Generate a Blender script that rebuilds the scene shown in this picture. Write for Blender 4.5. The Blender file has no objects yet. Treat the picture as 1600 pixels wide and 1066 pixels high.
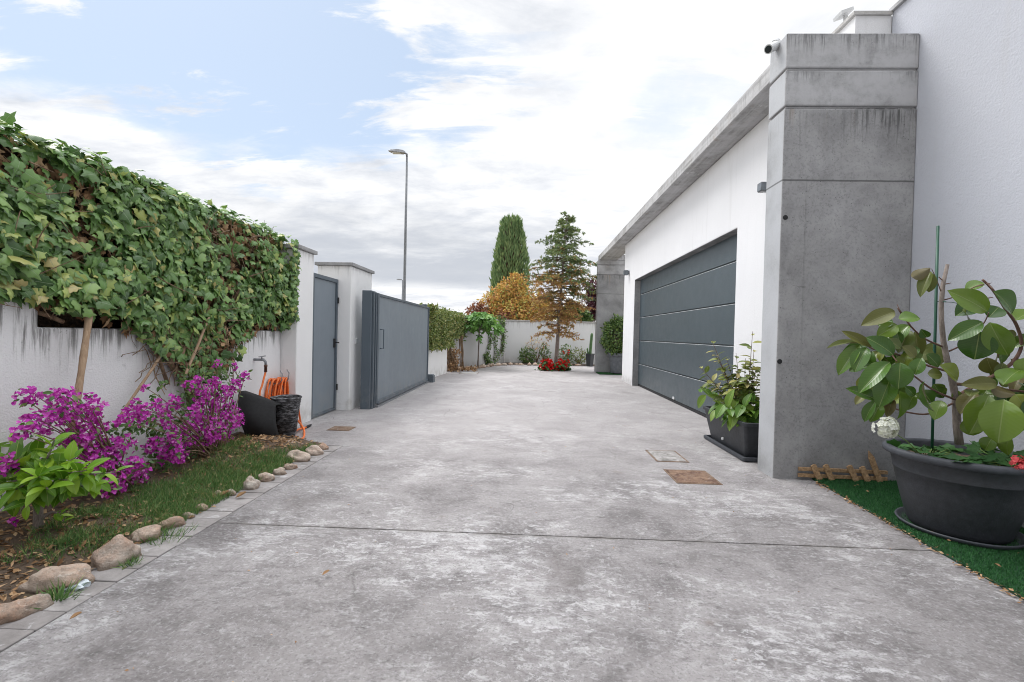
import bpy, bmesh, math, random
import numpy as np
from mathutils import Vector, Matrix, noise as mnoise

random.seed(7)
rng = np.random.default_rng(7)
sc = bpy.context.scene
COL = sc.collection
PI = math.pi

# ------------------------------------------------------------------ camera
F_PX, CXP, CYP, EYE = 711.0, 800.0, 533.0, 1.1
YAW, PIT, ROL = map(math.radians, (-2.0505, -0.9005, 1.3214))
_f = Vector((math.sin(YAW)*math.cos(PIT), math.cos(YAW)*math.cos(PIT), math.sin(PIT)))
_r0 = Vector((math.cos(YAW), -math.sin(YAW), 0)); _u0 = _r0.cross(_f)
_r = _r0*math.cos(ROL)+_u0*math.sin(ROL); _u = -_r0*math.sin(ROL)+_u0*math.cos(ROL)
EYEP = Vector((0, 0, EYE))
cam = bpy.data.cameras.new('camera'); cam.lens = 16.0; cam.sensor_width = 36.0
cam.clip_start = 0.05; cam.clip_end = 5000
co = bpy.data.objects.new('camera', cam); COL.objects.link(co)
M3 = Matrix((_r, _u, -_f)).transposed()
co.matrix_world = Matrix.Translation(EYEP) @ M3.to_4x4()
sc.camera = co

def _ray(x, y): return _r*((x-CXP)/F_PX) - _u*((y-CYP)/F_PX) + _f
def gz(x, y, z=0.0):
    d = _ray(x, y); return EYEP + d*((z-EYE)/d.z)
def gx(x, y, X):
    d = _ray(x, y); return EYEP + d*(X/d.x)
def gy(x, y, Y):
    d = _ray(x, y); return EYEP + d*(Y/d.y)

# ------------------------------------------------------------------ node helper
class NB:
    def __init__(s, name=None, tree=None):
        if tree is None:
            s.m = bpy.data.materials.new(name); s.m.use_nodes = True; s.t = s.m.node_tree
            s.b = s.t.nodes['Principled BSDF']; s.out = s.t.nodes['Material Output']
        else:
            s.t = tree
        s._pos = None
    def n(s, typ, **kw):
        nd = s.t.nodes.new(typ)
        for k, v in kw.items(): setattr(nd, k, v)
        return nd
    def put(s, sock, v):
        if isinstance(v, bpy.types.NodeSocket): s.t.links.new(v, sock)
        elif v is not None:
            if sock.type == 'RGBA' and len(v) == 3: v = (*v, 1)
            sock.default_value = v
    def set(s, **kw):
        for k, v in kw.items(): s.put(s.b.inputs[k.replace('_', ' ')], v)
        return s
    @property
    def pos(s):
        if s._pos is None: s._pos = s.n('ShaderNodeNewGeometry')
        return s._pos.outputs['Position']
    @property
    def island(s):
        s.pos; return s._pos.outputs['Random Per Island']
    def obrand(s): return s.n('ShaderNodeObjectInfo').outputs['Random']
    def sep(s, v):
        nd = s.n('ShaderNodeSeparateXYZ'); s.put(nd.inputs[0], v); return nd.outputs
    def comb(s, x, y, z):
        nd = s.n('ShaderNodeCombineXYZ')
        for i, v in enumerate((x, y, z)): s.put(nd.inputs[i], v)
        return nd.outputs[0]
    def scl(s, v, sc_, off=(0, 0, 0)):
        nd = s.n('ShaderNodeMapping'); s.put(nd.inputs[0], v)
        nd.inputs['Scale'].default_value = sc_; nd.inputs['Location'].default_value = off; return nd.outputs[0]
    def noise(s, scale=5, detail=4, rough=.5, dist=0, vec=None, out='Fac'):
        nd = s.n('ShaderNodeTexNoise'); s.put(nd.inputs['Vector'], s.pos if vec is None else vec)
        for k, v in (('Scale', scale), ('Detail', detail), ('Roughness', rough), ('Distortion', dist)): nd.inputs[k].default_value = v
        return nd.outputs[out]
    def voro(s, scale=5, vec=None, feature='F1', out='Distance', rnd=1.0):
        nd = s.n('ShaderNodeTexVoronoi', feature=feature); s.put(nd.inputs['Vector'], s.pos if vec is None else vec)
        nd.inputs['Scale'].default_value = scale; nd.inputs['Randomness'].default_value = rnd; return nd.outputs[out]
    def ramp(s, fac, stops, interp='LINEAR'):
        nd = s.n('ShaderNodeValToRGB'); cr = nd.color_ramp; cr.interpolation = interp
        while len(cr.elements) < len(stops): cr.elements.new(0.5)
        for e, (p, c) in zip(cr.elements, stops):
            e.position = p; e.color = (c, c, c, 1) if isinstance(c, (int, float)) else (*c, 1)
        s.put(nd.inputs[0], fac); return nd.outputs[0]
    def mix(s, fac, a, b, blend='MIX'):
        nd = s.n('ShaderNodeMix', data_type='RGBA', blend_type=blend); s.put(nd.inputs[0], fac)
        for i, v in ((6, a), (7, b)):
            if isinstance(v, (int, float)): v = (v, v, v)
            s.put(nd.inputs[i], v)
        return nd.outputs[2]
    def math(s, op, a, b=None, c=None, clamp=False):
        nd = s.n('ShaderNodeMath', operation=op, use_clamp=clamp)
        for i, v in enumerate((a, b, c)):
            if v is not None: s.put(nd.inputs[i], v)
        return nd.outputs[0]
    def sstep(s, v, a, b, lo=0, hi=1):
        nd = s.n('ShaderNodeMapRange', interpolation_type='SMOOTHSTEP'); s.put(nd.inputs[0], v)
        for i, q in enumerate((a, b, lo, hi)): nd.inputs[i+1].default_value = q
        return nd.outputs[0]
    def bump(s, h, strength=.5, dist=.01, normal=None):
        nd = s.n('ShaderNodeBump'); nd.inputs['Strength'].default_value = strength; nd.inputs['Distance'].default_value = dist
        s.put(nd.inputs['Height'], h)
        if normal is not None: s.put(nd.inputs['Normal'], normal)
        return nd.outputs[0]
    def uv(s): return s.n('ShaderNodeUVMap').outputs[0]

def simple(name, col, rough=.6, metal=0, var=.25, scale=12, bump=.2, bscale=60, spec=.5):
    s = NB(name)
    v = s.noise(scale, 5, .6)
    c = s.mix(s.ramp(v, [(.3, 0), (.7, 1)]), tuple(k*(1-var) for k in col), tuple(min(1, k*(1+var)) for k in col))
    s.set(Base_Color=c, Roughness=rough, Metallic=metal)
    s.b.inputs['Specular IOR Level'].default_value = spec
    if bump: s.set(Normal=s.bump(s.noise(bscale, 4, .6), bump, .004))
    return s.m

def leafmat(name, stops, rough=.4, trans=.25, spec=.45, vein=None, back=None, vein_w=.06):
    """stops: colours picked by random-per-leaf; vein: midrib colour on UV u=0"""
    s = NB(name)
    c = s.ramp(s.island, stops)
    c = s.mix(s.math('MULTIPLY', s.noise(25, 3, .6), .35), c, s.mix(.5, c, (.9, 1, .5), 'MULTIPLY'))
    hgt = None
    if vein is not None:
        u = s.sep(s.uv())
        a = s.math('ABSOLUTE', u[0])
        c = s.mix(s.sstep(a, vein_w*.4, vein_w, .75, 0), c, vein)
        # side veins
        w = s.math('SINE', s.math('MULTIPLY', s.math('SUBTRACT', u[1], s.math('MULTIPLY', a, .25)), 75.0))
        c = s.mix(s.math('MULTIPLY', s.sstep(w, .4, 1), .045), c, vein)
        hgt = s.math('ADD', s.math('MULTIPLY', w, .10), s.sstep(a, 0, vein_w*1.4, 0, 1))
    if back is not None:
        c = s.mix(s._pos.outputs['Backfacing'], c, back)
    s.set(Base_Color=c, Roughness=rough)
    s.b.inputs['Specular IOR Level'].default_value = spec
    if hgt is not None: s.set(Normal=s.bump(hgt, .25, .003))
    if trans:
        tr = s.n('ShaderNodeBsdfTranslucent'); s.put(tr.inputs[0], s.mix(.5, c, s.mix(1, c, (1, 1, .35), 'MULTIPLY')))
        mx = s.n('ShaderNodeMixShader'); mx.inputs[0].default_value = trans
        s.t.links.new(s.b.outputs[0], mx.inputs[1]); s.t.links.new(tr.outputs[0], mx.inputs[2])
        s.t.links.new(mx.outputs[0], s.out.inputs[0])
    return s.m

# ------------------------------------------------------------------ materials
MT = {}
def stucco(name, col, bump=.5, grime=None, bscale=130, tint=.08, base=0):
    s = NB(name)
    v = s.noise(1.3, 5, .6)
    c = s.mix(v, tuple(k*(1-tint) for k in col), tuple(min(.88, k*(1+tint*.5)) for k in col))
    P = s.sep(s.pos)
    speck = s.sstep(s.noise(170, 2, .5), .28, .40, 1, 0)
    c = s.mix(s.math('MULTIPLY', speck, .10), c, (.25, .25, .26))
    if grime:   # (zdrip, length, z of ground dirt)
        zt, ln, zb, amt = grime
        st = s.noise(1, 6, .7, 0, s.scl(s.pos, (22, 22, 1.4)))
        fall = s.sstep(P[2], zt-ln, zt+.01, 0, 1)
        drip = s.math('MULTIPLY', s.sstep(s.math('ADD', st, s.math('MULTIPLY', fall, .16)), .60, .74), fall)
        c = s.mix(s.math('MULTIPLY', drip, .8*amt), c, (.10, .095, .085))
        blot = s.sstep(s.noise(9, 8, .75), .60, .68)
        c = s.mix(s.math('MULTIPLY', s.math('MULTIPLY', blot, fall), .7*amt), c, (.07, .065, .06))
        low = s.math('MULTIPLY', s.sstep(P[2], zb, zb+.35, 1, 0), s.sstep(s.noise(5, 6, .65), .35, .7))
        c = s.mix(s.math('MULTIPLY', low, .45), c, (.28, .24, .19))
    if base:
        low = s.math('MULTIPLY', s.sstep(P[2], 0, .28, 1, 0), s.sstep(s.noise(6, 6, .7), .35, .62))
        c = s.mix(s.math('MULTIPLY', low, base), c, (.30, .28, .26))
        c = s.mix(s.math('MULTIPLY', s.sstep(s.noise(1, 6, .7, 0, s.scl(s.pos, (9, 9, .5))), .54, .70), base*.28), c, (.45, .44, .43))
    s.set(Base_Color=c, Roughness=.9)
    s.b.inputs['Specular IOR Level'].default_value = .2
    h = s.math('ADD', s.noise(bscale, 3, .6), s.math('MULTIPLY', s.noise(9, 2), .5))
    s.set(Normal=s.bump(h, bump, .006))
    return s.m
MT['garden_white'] = stucco('garden_white', (.84, .84, .85), .8, (1.08, .42, .0, 1.0), 90)
MT['pillar_white'] = stucco('pillar_white', (.86, .855, .85), .6, (2.0, .25, .0, .35))
MT['house_white'] = stucco('house_white', (.76, .76, .775), .35, None, 150, base=.55)
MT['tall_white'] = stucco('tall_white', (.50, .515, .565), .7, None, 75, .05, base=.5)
MT['back_white'] = stucco('back_white', (.82, .83, .85), .3, (1.6, .5, .0, .35))
MT['shade_white'] = stucco('shade_white', (.52, .52, .53), .3, (1.6, .9, .0, .7))  # white wall turned from the light, its shade put into the base colour

def concrete_formed(name, base=(.27, .27, .275), stain=1.0, soffit=False, litside=False):
    s = NB(name); P = s.sep(s.pos)
    c = s.mix(s.ramp(s.noise(2.2, 7, .65, .4), [(.3, 0), (.7, 1)]), tuple(k*.66 for k in base), tuple(k*1.26 for k in base))
    c = s.mix(s.ramp(s.noise(60, 5, .7), [(.3, .5), (.5, 0)]), c, (.12, .12, .12))
    blot = s.sstep(s.noise(1.1, 8, .72, .8, s.scl(s.pos, (1, 1, .7), (4, 4, 4))), .50, .66)
    c = s.mix(s.math('MULTIPLY', blot, .30), c, (.48, .475, .47))
    scr = s.sstep(s.noise(1, 8, .75, 1.2, s.scl(s.pos, (3, 3, 9))), .66, .70)
    c = s.mix(s.math('MULTIPLY', scr, .35), c, (.09, .09, .09))
    # pinholes
    pit = s.sstep(s.voro(30), .07, .13, 1, 0)
    pit = s.math('MULTIPLY', pit, s.sstep(s.noise(14, 2), .48, .58))
    c = s.mix(s.math('MULTIPLY', pit, .75), c, (.05, .05, .05))
    if soffit:
        b = s.noise(1, 3, .5, 0, s.scl(s.pos, (26, .7, 26)))
        c = s.mix(s.ramp(b, [(.4, .55), (.6, 0)]), c, (.13, .125, .12))
        lime = s.sstep(s.noise(3.5, 8, .75, .8), .62, .66)
        c = s.mix(s.math('MULTIPLY', lime, .75), c, (.62, .62, .62))
        rust = s.sstep(s.noise(5, 4, .6), .6, .72)
        c = s.mix(s.math('MULTIPLY', rust, .4), c, (.25, .17, .10))
    # light lime on upper bands, black weather drips under each groove
    top = s.sstep(P[2], 2.86, 3.0, 0, 1)
    c = s.mix(s.math('MULTIPLY', s.math('MULTIPLY', top, s.sstep(s.noise(3, 6, .7), .30, .60)), .70), c, (.55, .55, .565))
    for zt, ln, k in ((3.505, .30, 1.0), (3.22, .16, .8), (2.93, .55, 1.15)):
        st = s.noise(1, 7, .75, .2, s.scl(s.pos, (34, 34, 1.7), (zt, 0, 0)))
        fall = s.math('MULTIPLY', s.sstep(P[2], zt-ln, zt, 0, 1), s.math('LESS_THAN', P[2], zt+.002))
        patch = s.sstep(s.noise(1.6, 3, .5, 0, s.scl(s.pos, (1, 1, .4), (zt*3, 0, 0))), .40, .64)
        patch = s.math('MAXIMUM', patch, s.sstep(P[0], 2.62, 2.92, 0, .9))
        thin = s.sstep(s.math('ADD', st, s.math('MULTIPLY', fall, .14)), .60, .74)
        lip = s.math('MULTIPLY', s.sstep(P[2], zt-.05, zt, 0, 1), s.sstep(s.noise(12, 6, .75), .38, .60))
        d = s.math('MULTIPLY', s.math('MAXIMUM', s.math('MULTIPLY', thin, fall), lip), s.math('ADD', s.math('MULTIPLY', patch, .85), .15))
        d = s.math('MULTIPLY', d, s.math('LESS_THAN', P[2], zt+.002))
        c = s.mix(s.math('MULTIPLY', d, .66*k*stain, clamp=True), c, (.06, .06, .06))
        rs = s.math('MULTIPLY', s.sstep(s.noise(1, 4, .6, 0, s.scl(s.pos, (9, 9, .8), (3, zt, 1))), .60, .72), fall)
        c = s.mix(s.math('MULTIPLY', rs, .3*stain), c, (.36, .26, .17))
    if litside:   # side light put into the colour: paler tone on the narrow street-side face
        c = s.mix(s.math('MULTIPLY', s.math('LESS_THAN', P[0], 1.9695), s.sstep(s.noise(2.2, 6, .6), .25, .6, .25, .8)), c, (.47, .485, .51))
    # formwork seams
    for zz in (2.362,):
        ln = s.sstep(s.math('ABSOLUTE', s.math('SUBTRACT', s.math('ADD', P[2], s.math('MULTIPLY', s.noise(6, 2), .006)), zz)), .003, .010, 1, 0)
        c = s.mix(s.math('MULTIPLY', ln, .7), c, (.06, .06, .06))
    low = s.math('MULTIPLY', s.sstep(P[2], 0, .4, 1, 0), s.sstep(s.noise(4, 5, .6), .4, .7))
    c = s.mix(s.math('MULTIPLY', low, .4), c, (.14, .135, .13))
    s.set(Base_Color=c, Roughness=.85); s.b.inputs['Specular IOR Level'].default_value = .3
    h = s.math('SUBTRACT', s.math('MULTIPLY', s.noise(45, 6, .65), .6), s.math('MULTIPLY', pit, 1.2))
    s.set(Normal=s.bump(h, .45, .006))
    return s.m
MT['formed'] = concrete_formed('formed_concrete', (.32, .32, .325))
MT['pillar_face'] = concrete_formed('pillar_concrete', (.33, .328, .333), litside=True)
MT['soffit'] = concrete_formed('slab_concrete', (.44, .435, .43), .6, True)

def drive_mat():
    s = NB('stamped_concrete'); P = s.sep(s.pos)
    big = s.noise(.6, 5, .6, .5)
    c = s.mix(s.ramp(big, [(.35, 0), (.65, 1)]), (.228, .214, .213), (.360, .341, .342))
    c = s.mix(s.ramp(s.noise(2.3, 8, .7, .5), [(.37, .85), (.57, 0)]), c, (.140, .129, .129))
    # slate stamping: directional chips, two directions warped into each other
    warp = s.mix(.05, s.pos, s.noise(2.2, 4, .6, 0, None, 'Color'))
    def rotd(ang, sx, sy):
        nd = s.n('ShaderNodeMapping'); s.put(nd.inputs[0], warp); nd.inputs['Rotation'].default_value = (0, 0, ang); nd.inputs['Scale'].default_value = (sx, sy, 1); return nd.outputs[0]
    slate = s.noise(9, 12, .72, .35, rotd(.75, 1, 2.0))
    slate2 = s.noise(4, 10, .70, .35, rotd(.35, 1, 1.7))
    # white efflorescence: small flakes, clustered
    zone = s.sstep(s.math('ADD', s.noise(1.15, 6, .66, .4, s.scl(s.pos, (1, 1, 1), (3.1, 1.7, 0))), s.math('MULTIPLY', s.sstep(P[1], 3.2, 1.2), .05)), .43, .62)
    th = s.math('SUBTRACT', .66, s.math('MULTIPLY', zone, .165))
    fl = s.sstep(s.math('SUBTRACT', s.math('ADD', s.math('MULTIPLY', slate, .65), s.math('MULTIPLY', slate2, .35)), th), -.01, .060)
    fl = s.math('MULTIPLY', fl, s.sstep(s.noise(55, 5, .75), .36, .52))
    c = s.mix(s.math('MULTIPLY', s.math('MULTIPLY', zone, s.sstep(slate2, .38, .60)), .40), c, (.45, .435, .435))
    c = s.mix(s.math('MULTIPLY', fl, .50), c, (.57, .56, .57))
    fl2 = s.math('MULTIPLY', s.sstep(s.noise(21, 10, .74, .6, rotd(.75, 1, 1.9)), .545, .575), s.math('ADD', s.math('MULTIPLY', zone, .85), .10))
    c = s.mix(s.math('MULTIPLY', fl2, .62), c, (.62, .61, .625))
    # dark chips the other way
    dk = s.sstep(slate, .46, .34)
    c = s.mix(s.math('MULTIPLY', dk, .52), c, (.10, .092, .092))
    # fine salt and pepper
    c = s.mix(s.math('MULTIPLY', s.sstep(s.noise(48, 8, .8), .50, .62), .42), c, (.50, .485, .50))
    c = s.mix(s.math('MULTIPLY', s.sstep(s.noise(75, 6, .75, 0, s.scl(s.pos, (1, 1, 1), (5, 3, 0))), .48, .38), .48), c, (.10, .092, .092))
    # paler toward the gate: grazing sky reflection put into the colour
    c = s.mix(s.math('MULTIPLY', s.sstep(P[1], 2.3, 6.0), .50), c, (.46, .435, .435))
    # stains
    sp = s.sstep(s.noise(1.5, 5, .6, .3, s.scl(s.pos, (1, 1, 1), (7.7, 2.2, 0))), .58, .76)
    c = s.mix(s.math('MULTIPLY', sp, .42), c, (.135, .118, .115))
    rs = s.sstep(s.noise(3.6, 4, .55, .2, s.scl(s.pos, (1, 1, 1), (1.7, 9.2, 0))), .66, .78)
    c = s.mix(s.math('MULTIPLY', rs, .40), c, (.19, .135, .10))
    pit = s.sstep(s.noise(150, 3, .6), .27, .37, 1, 0)
    c = s.mix(s.math('MULTIPLY', pit, .6), c, (.07, .065, .06))
    jd = s.math('ABSOLUTE', s.math('SUBTRACT', P[1], 2.48))
    c = s.mix(s.math('MULTIPLY', s.sstep(jd, .0, .03, .5, 0), s.sstep(s.noise(9, 5, .7), .35, .6)), c, (.15, .135, .12))
    cr = s.voro(1.15, s.mix(.12, s.pos, s.noise(2.5, 6, .65, 0, None, 'Color')), 'DISTANCE_TO_EDGE')
    crm = s.math('MULTIPLY', s.sstep(cr, 0, .005, 1, 0), s.sstep(s.noise(1.3, 2), .5, .6))
    c = s.mix(s.math('MULTIPLY', crm, .45), c, (.10, .095, .09))
    s.set(Base_Color=c, Roughness=.80)
    s.b.inputs['Specular IOR Level'].default_value = .35
    h = s.math('ADD', s.math('ADD', slate, s.math('MULTIPLY', slate2, 1.2)), s.math('MULTIPLY', s.noise(80, 6, .75), .40))
    s.set(Normal=s.bump(h, .75, .03))
    return s.m
MT['drive'] = drive_mat()

def paver_mat():
    s = NB('paver_concrete')
    c = s.ramp(s.island, [(0, (.27, .25, .245)), (.5, (.31, .29, .285)), (1, (.345, .325, .32))])
    c = s.mix(s.ramp(s.noise(7, 7, .7), [(.35, .6), (.6, 0)]), c, (.13, .12, .115))
    c = s.mix(s.math('MULTIPLY', s.sstep(s.noise(16, 7, .7, .5), .58, .66), .6), c, (.48, .47, .48))
    s.set(Base_Color=c, Roughness=.85, Normal=s.bump(s.noise(60, 6, .7), .5, .008)); return s.m
MT['paver'] = paver_mat()

def soil_mat():
    s = NB('soil')
    c = s.mix(s.noise(6, 8, .75), (.06, .042, .030), (.21, .150, .105))
    c = s.mix(s.math('MULTIPLY', s.sstep(s.noise(50, 5, .7), .56, .66), .7), c, (.24, .18, .125))
    s.set(Base_Color=c, Roughness=.95, Normal=s.bump(s.noise(40, 8, .75), .9, .02)); return s.m
MT['soil'] = soil_mat()
MT['earth'] = simple('dry_earth', (.20, .17, .11), .95, var=.4, scale=.3)

def metal_paint(name, col, rough=.5, bscale=55, bump=.35, dirt=.3, metal=.0):
    s = NB(name); P = s.sep(s.pos)
    c = s.mix(s.noise(1.6, 5, .6), tuple(k*.85 for k in col), tuple(k*1.15 for k in col))
    c = s.mix(s.math('MULTIPLY', s.sstep(s.noise(1, 5, .7, 0, s.scl(s.pos, (14, 14, .9))), .52, .72), dirt*.5), c, tuple(min(1, k*1.7) for k in col))
    low = s.math('MULTIPLY', s.sstep(P[2], 0, .5, 1, 0), s.sstep(s.noise(6, 5, .7), .4, .65))
    c = s.mix(s.math('MULTIPLY', low, dirt), c, (.30, .29, .27))
    s.set(Base_Color=c, Roughness=s.math('ADD', s.math('MULTIPLY', s.noise(8, 4), .2), rough-.1), Metallic=metal)
    s.set(Normal=s.bump(s.noise(bscale, 4, .6), bump, .004)); return s.m
MT['gate'] = metal_paint('gate_paint', (.20, .235, .268), .5, 45, .3, .35)
MT['gate_dark'] = metal_paint('gate_dark_paint', (.095, .12, .145), .45, 45, .15, .3)
MT['garage'] = metal_paint('garage_paint', (.060, .082, .096), .34, 90, .7, .12)
MT['rubber'] = simple('seal_rubber', (.02, .02, .022), .7)
MT['galv'] = simple('galvanised_metal', (.30, .31, .33), .45, .6, bump=.1)
MT['lamp_pole'] = simple('pole_paint', (.18, .19, .205), .5, .3, bump=.05)
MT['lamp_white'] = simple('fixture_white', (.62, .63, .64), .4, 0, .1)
MT['lamp_grey'] = simple('fixture_grey', (.16, .18, .2), .45, .2)
MT['glass_dark'] = simple('dark_lens', (.03, .035, .04), .1, 0, .1, bump=0)
MT['plastic'] = simple('anthracite_plastic', (.030, .033, .039), .50, 0, .25, 30, .35, 220)
MT['plastic_rim'] = simple('anthracite_plastic_rim', (.050, .055, .065), .55, 0, .2, 30, .35, 220)
MT['plastic_grey'] = simple('grey_plastic', (.12, .13, .145), .6)
MT['matblack'] = simple('black_mat', (.013, .013, .014), .85, 0, .3, 40, .8, 300)
def basket_mat():
    s = NB('woven_basket')
    c = s.mix(s.ramp(s.noise(1, 6, .7, .3, s.scl(s.pos, (20, 20, 70))), [(.46, 0), (.66, 1)]), (.014, .014, .016), (.26, .26, .28))
    s.set(Base_Color=c, Roughness=.6); return s.m
MT['basket'] = basket_mat()
MT['hose'] = simple('orange_hose', (.85, .20, .045), .45, 0, .15, 30, .1)
MT['brown_fit'] = simple('brown_fitting', (.12, .05, .03), .5)
MT['stone'] = None
def stone_mat():
    s = NB('field_stone')
    r = s.obrand()
    base = s.ramp(r, [(0, (.58, .49, .41)), (.35, (.64, .52, .43)), (.7, (.56, .51, .45)), (1, (.68, .62, .55))])
    c = s.mix(s.ramp(s.noise(5, 6, .65, .5), [(.38, 0), (.66, 1)]), base, (.50, .29, .19))
    c = s.mix(s.ramp(s.noise(16, 7, .7), [(.35, .7), (.55, 0)]), c, (.26, .22, .18))
    c = s.mix(s.math('MULTIPLY', s.sstep(s.noise(70, 4, .7), .56, .66), .5), c, (.66, .62, .56))
    P = s.sep(s.pos)
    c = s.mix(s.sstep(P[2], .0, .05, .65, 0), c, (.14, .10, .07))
    s.set(Base_Color=c, Roughness=.85, Normal=s.bump(s.math('ADD', s.noise(26, 9, .75), s.math('MULTIPLY', s.noise(140, 3), .35)), 1.0, .018)); return s.m
MT['stone'] = stone_mat()
def bark(name, a, b, sc_=(30, 30, 5)):
    s = NB(name); v = s.noise(1, 7, .7, .4, s.scl(s.pos, sc_))
    s.set(Base_Color=s.mix(s.ramp(v, [(.35, 0), (.65, 1)]), a, b), Roughness=.9, Normal=s.bump(v, .8, .01)); return s.m
MT['bark'] = bark('bark', (.07, .05, .038), (.22, .17, .13))
MT['bark_grey'] = bark('grey_bark', (.13, .105, .09), (.33, .28, .25), (60, 60, 14))
MT['twig'] = bark('dry_twig', (.10, .06, .035), (.32, .22, .14))
MT['cane'] = bark('cane_wood', (.28, .18, .11), (.46, .33, .22), (40, 40, 4))
MT['ficus_twig'] = bark('reddish_twig', (.11, .06, .045), (.20, .12, .09))
MT['green_stem'] = bark('green_stem', (.10, .16, .04), (.2, .28, .08))
MT['picket'] = bark('weathered_wood', (.28, .17, .09), (.55, .36, .20), (50, 50, 50))
MT['green_plastic'] = simple('green_coated_rod', (.012, .075, .045), .45, 0, .2)
MT['thatch'] = None
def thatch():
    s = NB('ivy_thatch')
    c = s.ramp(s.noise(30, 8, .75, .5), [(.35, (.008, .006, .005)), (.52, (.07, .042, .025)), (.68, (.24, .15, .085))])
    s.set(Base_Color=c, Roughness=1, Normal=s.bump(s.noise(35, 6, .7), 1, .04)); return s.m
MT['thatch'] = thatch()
MT['rust_cover'] = None
def cover_mat(name, a, b):
    s = NB(name)
    c = s.mix(s.ramp(s.noise(14, 7, .75, .5), [(.38, 0), (.62, 1)]), a, b)
    c = s.mix(s.math('MULTIPLY', s.sstep(s.noise(40, 6, .7), .57, .67), .45), c, (.46, .42, .39))
    s.set(Base_Color=c, Roughness=.9, Normal=s.bump(s.noise(25, 8, .7), .9, .012)); return s.m
MT['rust_cover'] = cover_mat('rusty_cover', (.085, .042, .028), (.235, .15, .10))
MT['grey_cover'] = cover_mat('cement_cover', (.17, .16, .15), (.40, .385, .38))
MT['brown_cover'] = cover_mat('brown_cover', (.12, .07, .045), (.24, .17, .12))
MT['pale_cover'] = cover_mat('pale_cover', (.40, .39, .38), (.52, .51, .5))

MT['ivy'] = leafmat('ivy_leaf', [(0, (.040, .100, .024)), (.3, (.095, .190, .048)), (.6, (.15, .285, .080)), (.85, (.25, .39, .115)), (.95, (.40, .46, .13)), (1, (.50, .42, .18))], .33, .18, .5, (.26, .34, .20), None, .035)
MT['dead'] = leafmat('dead_leaf', [(0, (.15, .080, .042)), (.5, (.34, .20, .11)), (1, (.54, .37, .23))], .8, .1, .2)
MT['brac'] = leafmat('magenta_bract', [(0, (.40, .022, .36)), (.5, (.63, .065, .57)), (.85, (.75, .15, .71)), (1, (.82, .34, .78))], .6, .32, .2)
MT['small_green'] = leafmat('small_green_leaf', [(0, (.04, .095, .022)), (.6, (.085, .165, .04)), (1, (.17, .25, .07))], .45, .2)
MT['lemon'] = leafmat('lemon_leaf', [(0, (.08, .20, .015)), (.5, (.16, .34, .025)), (.85, (.27, .47, .035)), (1, (.38, .55, .06))], .33, .32, .55, (.35, .5, .12), None, .07)
MT['ficus'] = leafmat('rubber_leaf', [(0, (.036, .092, .014)), (.45, (.068, .145, .020)), (.85, (.14, .215, .032)), (1, (.22, .25, .045))], .22, .12, .5, (.22, .28, .09), (.11, .12, .035), .04)
MT['ficus_old'] = leafmat('rubber_old_leaf', [(0, (.085, .12, .025)), (.5, (.13, .145, .035)), (1, (.13, .085, .03))], .35, .12, .5, (.25, .25, .09), (.12, .10, .04), .04)
MT['geranium'] = leafmat('geranium_leaf', [(0, (.030, .095, .028)), (1, (.065, .16, .045))], .6, .2, .3)
MT['white_petal'] = leafmat('white_petal', [(0, (.78, .79, .78)), (1, (.88, .88, .87))], .6, .25, .2)
MT['pink_petal'] = leafmat('pink_petal', [(0, (.62, .07, .09)), (1, (.80, .16, .18))], .6, .25, .2)
MT['red_petal'] = leafmat('red_petal', [(0, (.50, .008, .010)), (1, (.72, .02, .022))], .6, .25, .2)
MT['grass'] = leafmat('grass_blade', [(0, (.065, .15, .045)), (.6, (.125, .24, .075)), (.9, (.21, .32, .11)), (1, (.46, .40, .22))], .6, .25, .3)
MT['turf'] = leafmat('turf_blade', [(0, (.018, .085, .028)), (.6, (.034, .135, .040)), (1, (.06, .19, .065))], .6, .1, .3)
MT['turf_base'] = simple('turf_backing', (.008, .045, .016), .9, 0, .35, 60, .8, 300)
MT['hedge_far'] = leafmat('hedge_leaf', [(0, (.08, .13, .03)), (.5, (.17, .22, .055)), (.85, (.28, .30, .09)), (1, (.40, .35, .16))], .5, .2)
MT['fig'] = leafmat('fig_leaf', [(0, (.09, .21, .055)), (.6, (.16, .34, .08)), (1, (.27, .45, .13))], .5, .25)
MT['shrub'] = leafmat('shrub_leaf', [(0, (.045, .10, .028)), (.6, (.10, .175, .045)), (1, (.21, .28, .08))], .45, .2)
MT['variegated'] = leafmat('variegated_leaf', [(0, (.08, .13, .035)), (.5, (.17, .22, .05)), (.85, (.34, .35, .10)), (1, (.46, .38, .20))], .45, .25, .4, (.30, .32, .12), None, .09)
MT['broad'] = leafmat('broad_leaf', [(0, (.06, .15, .02)), (.6, (.11, .23, .03)), (1, (.22, .31, .05))], .4, .28, .5, (.32, .42, .12), None, .06)
MT['thuja'] = leafmat('cypress_spray', [(0, (.11, .19, .10)), (.5, (.22, .33, .16)), (1, (.38, .47, .24))], .7, .2, .2)
MT['ced_green'] = leafmat('cedar_needles', [(0, (.13, .20, .11)), (.6, (.24, .33, .16)), (1, (.38, .41, .17))], .7, .12, .2)
MT['ced_brown'] = leafmat('cedar_dry_needles', [(0, (.30, .15, .08)), (.4, (.54, .29, .14)), (.75, (.62, .42, .17)), (1, (.46, .45, .15))], .8, .15, .2)
MT['orange'] = leafmat('autumn_leaf', [(0, (.36, .15, .07)), (.3, (.56, .30, .11)), (.6, (.66, .44, .14)), (.85, (.62, .52, .17)), (.92, (.40, .44, .13)), (1, (.28, .36, .10))], .6, .25, .2)
MT['russet'] = leafmat('russet_leaf', [(0, (.13, .045, .04)), (.6, (.26, .10, .07)), (1, (.38, .20, .10))], .6, .2, .2)
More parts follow.
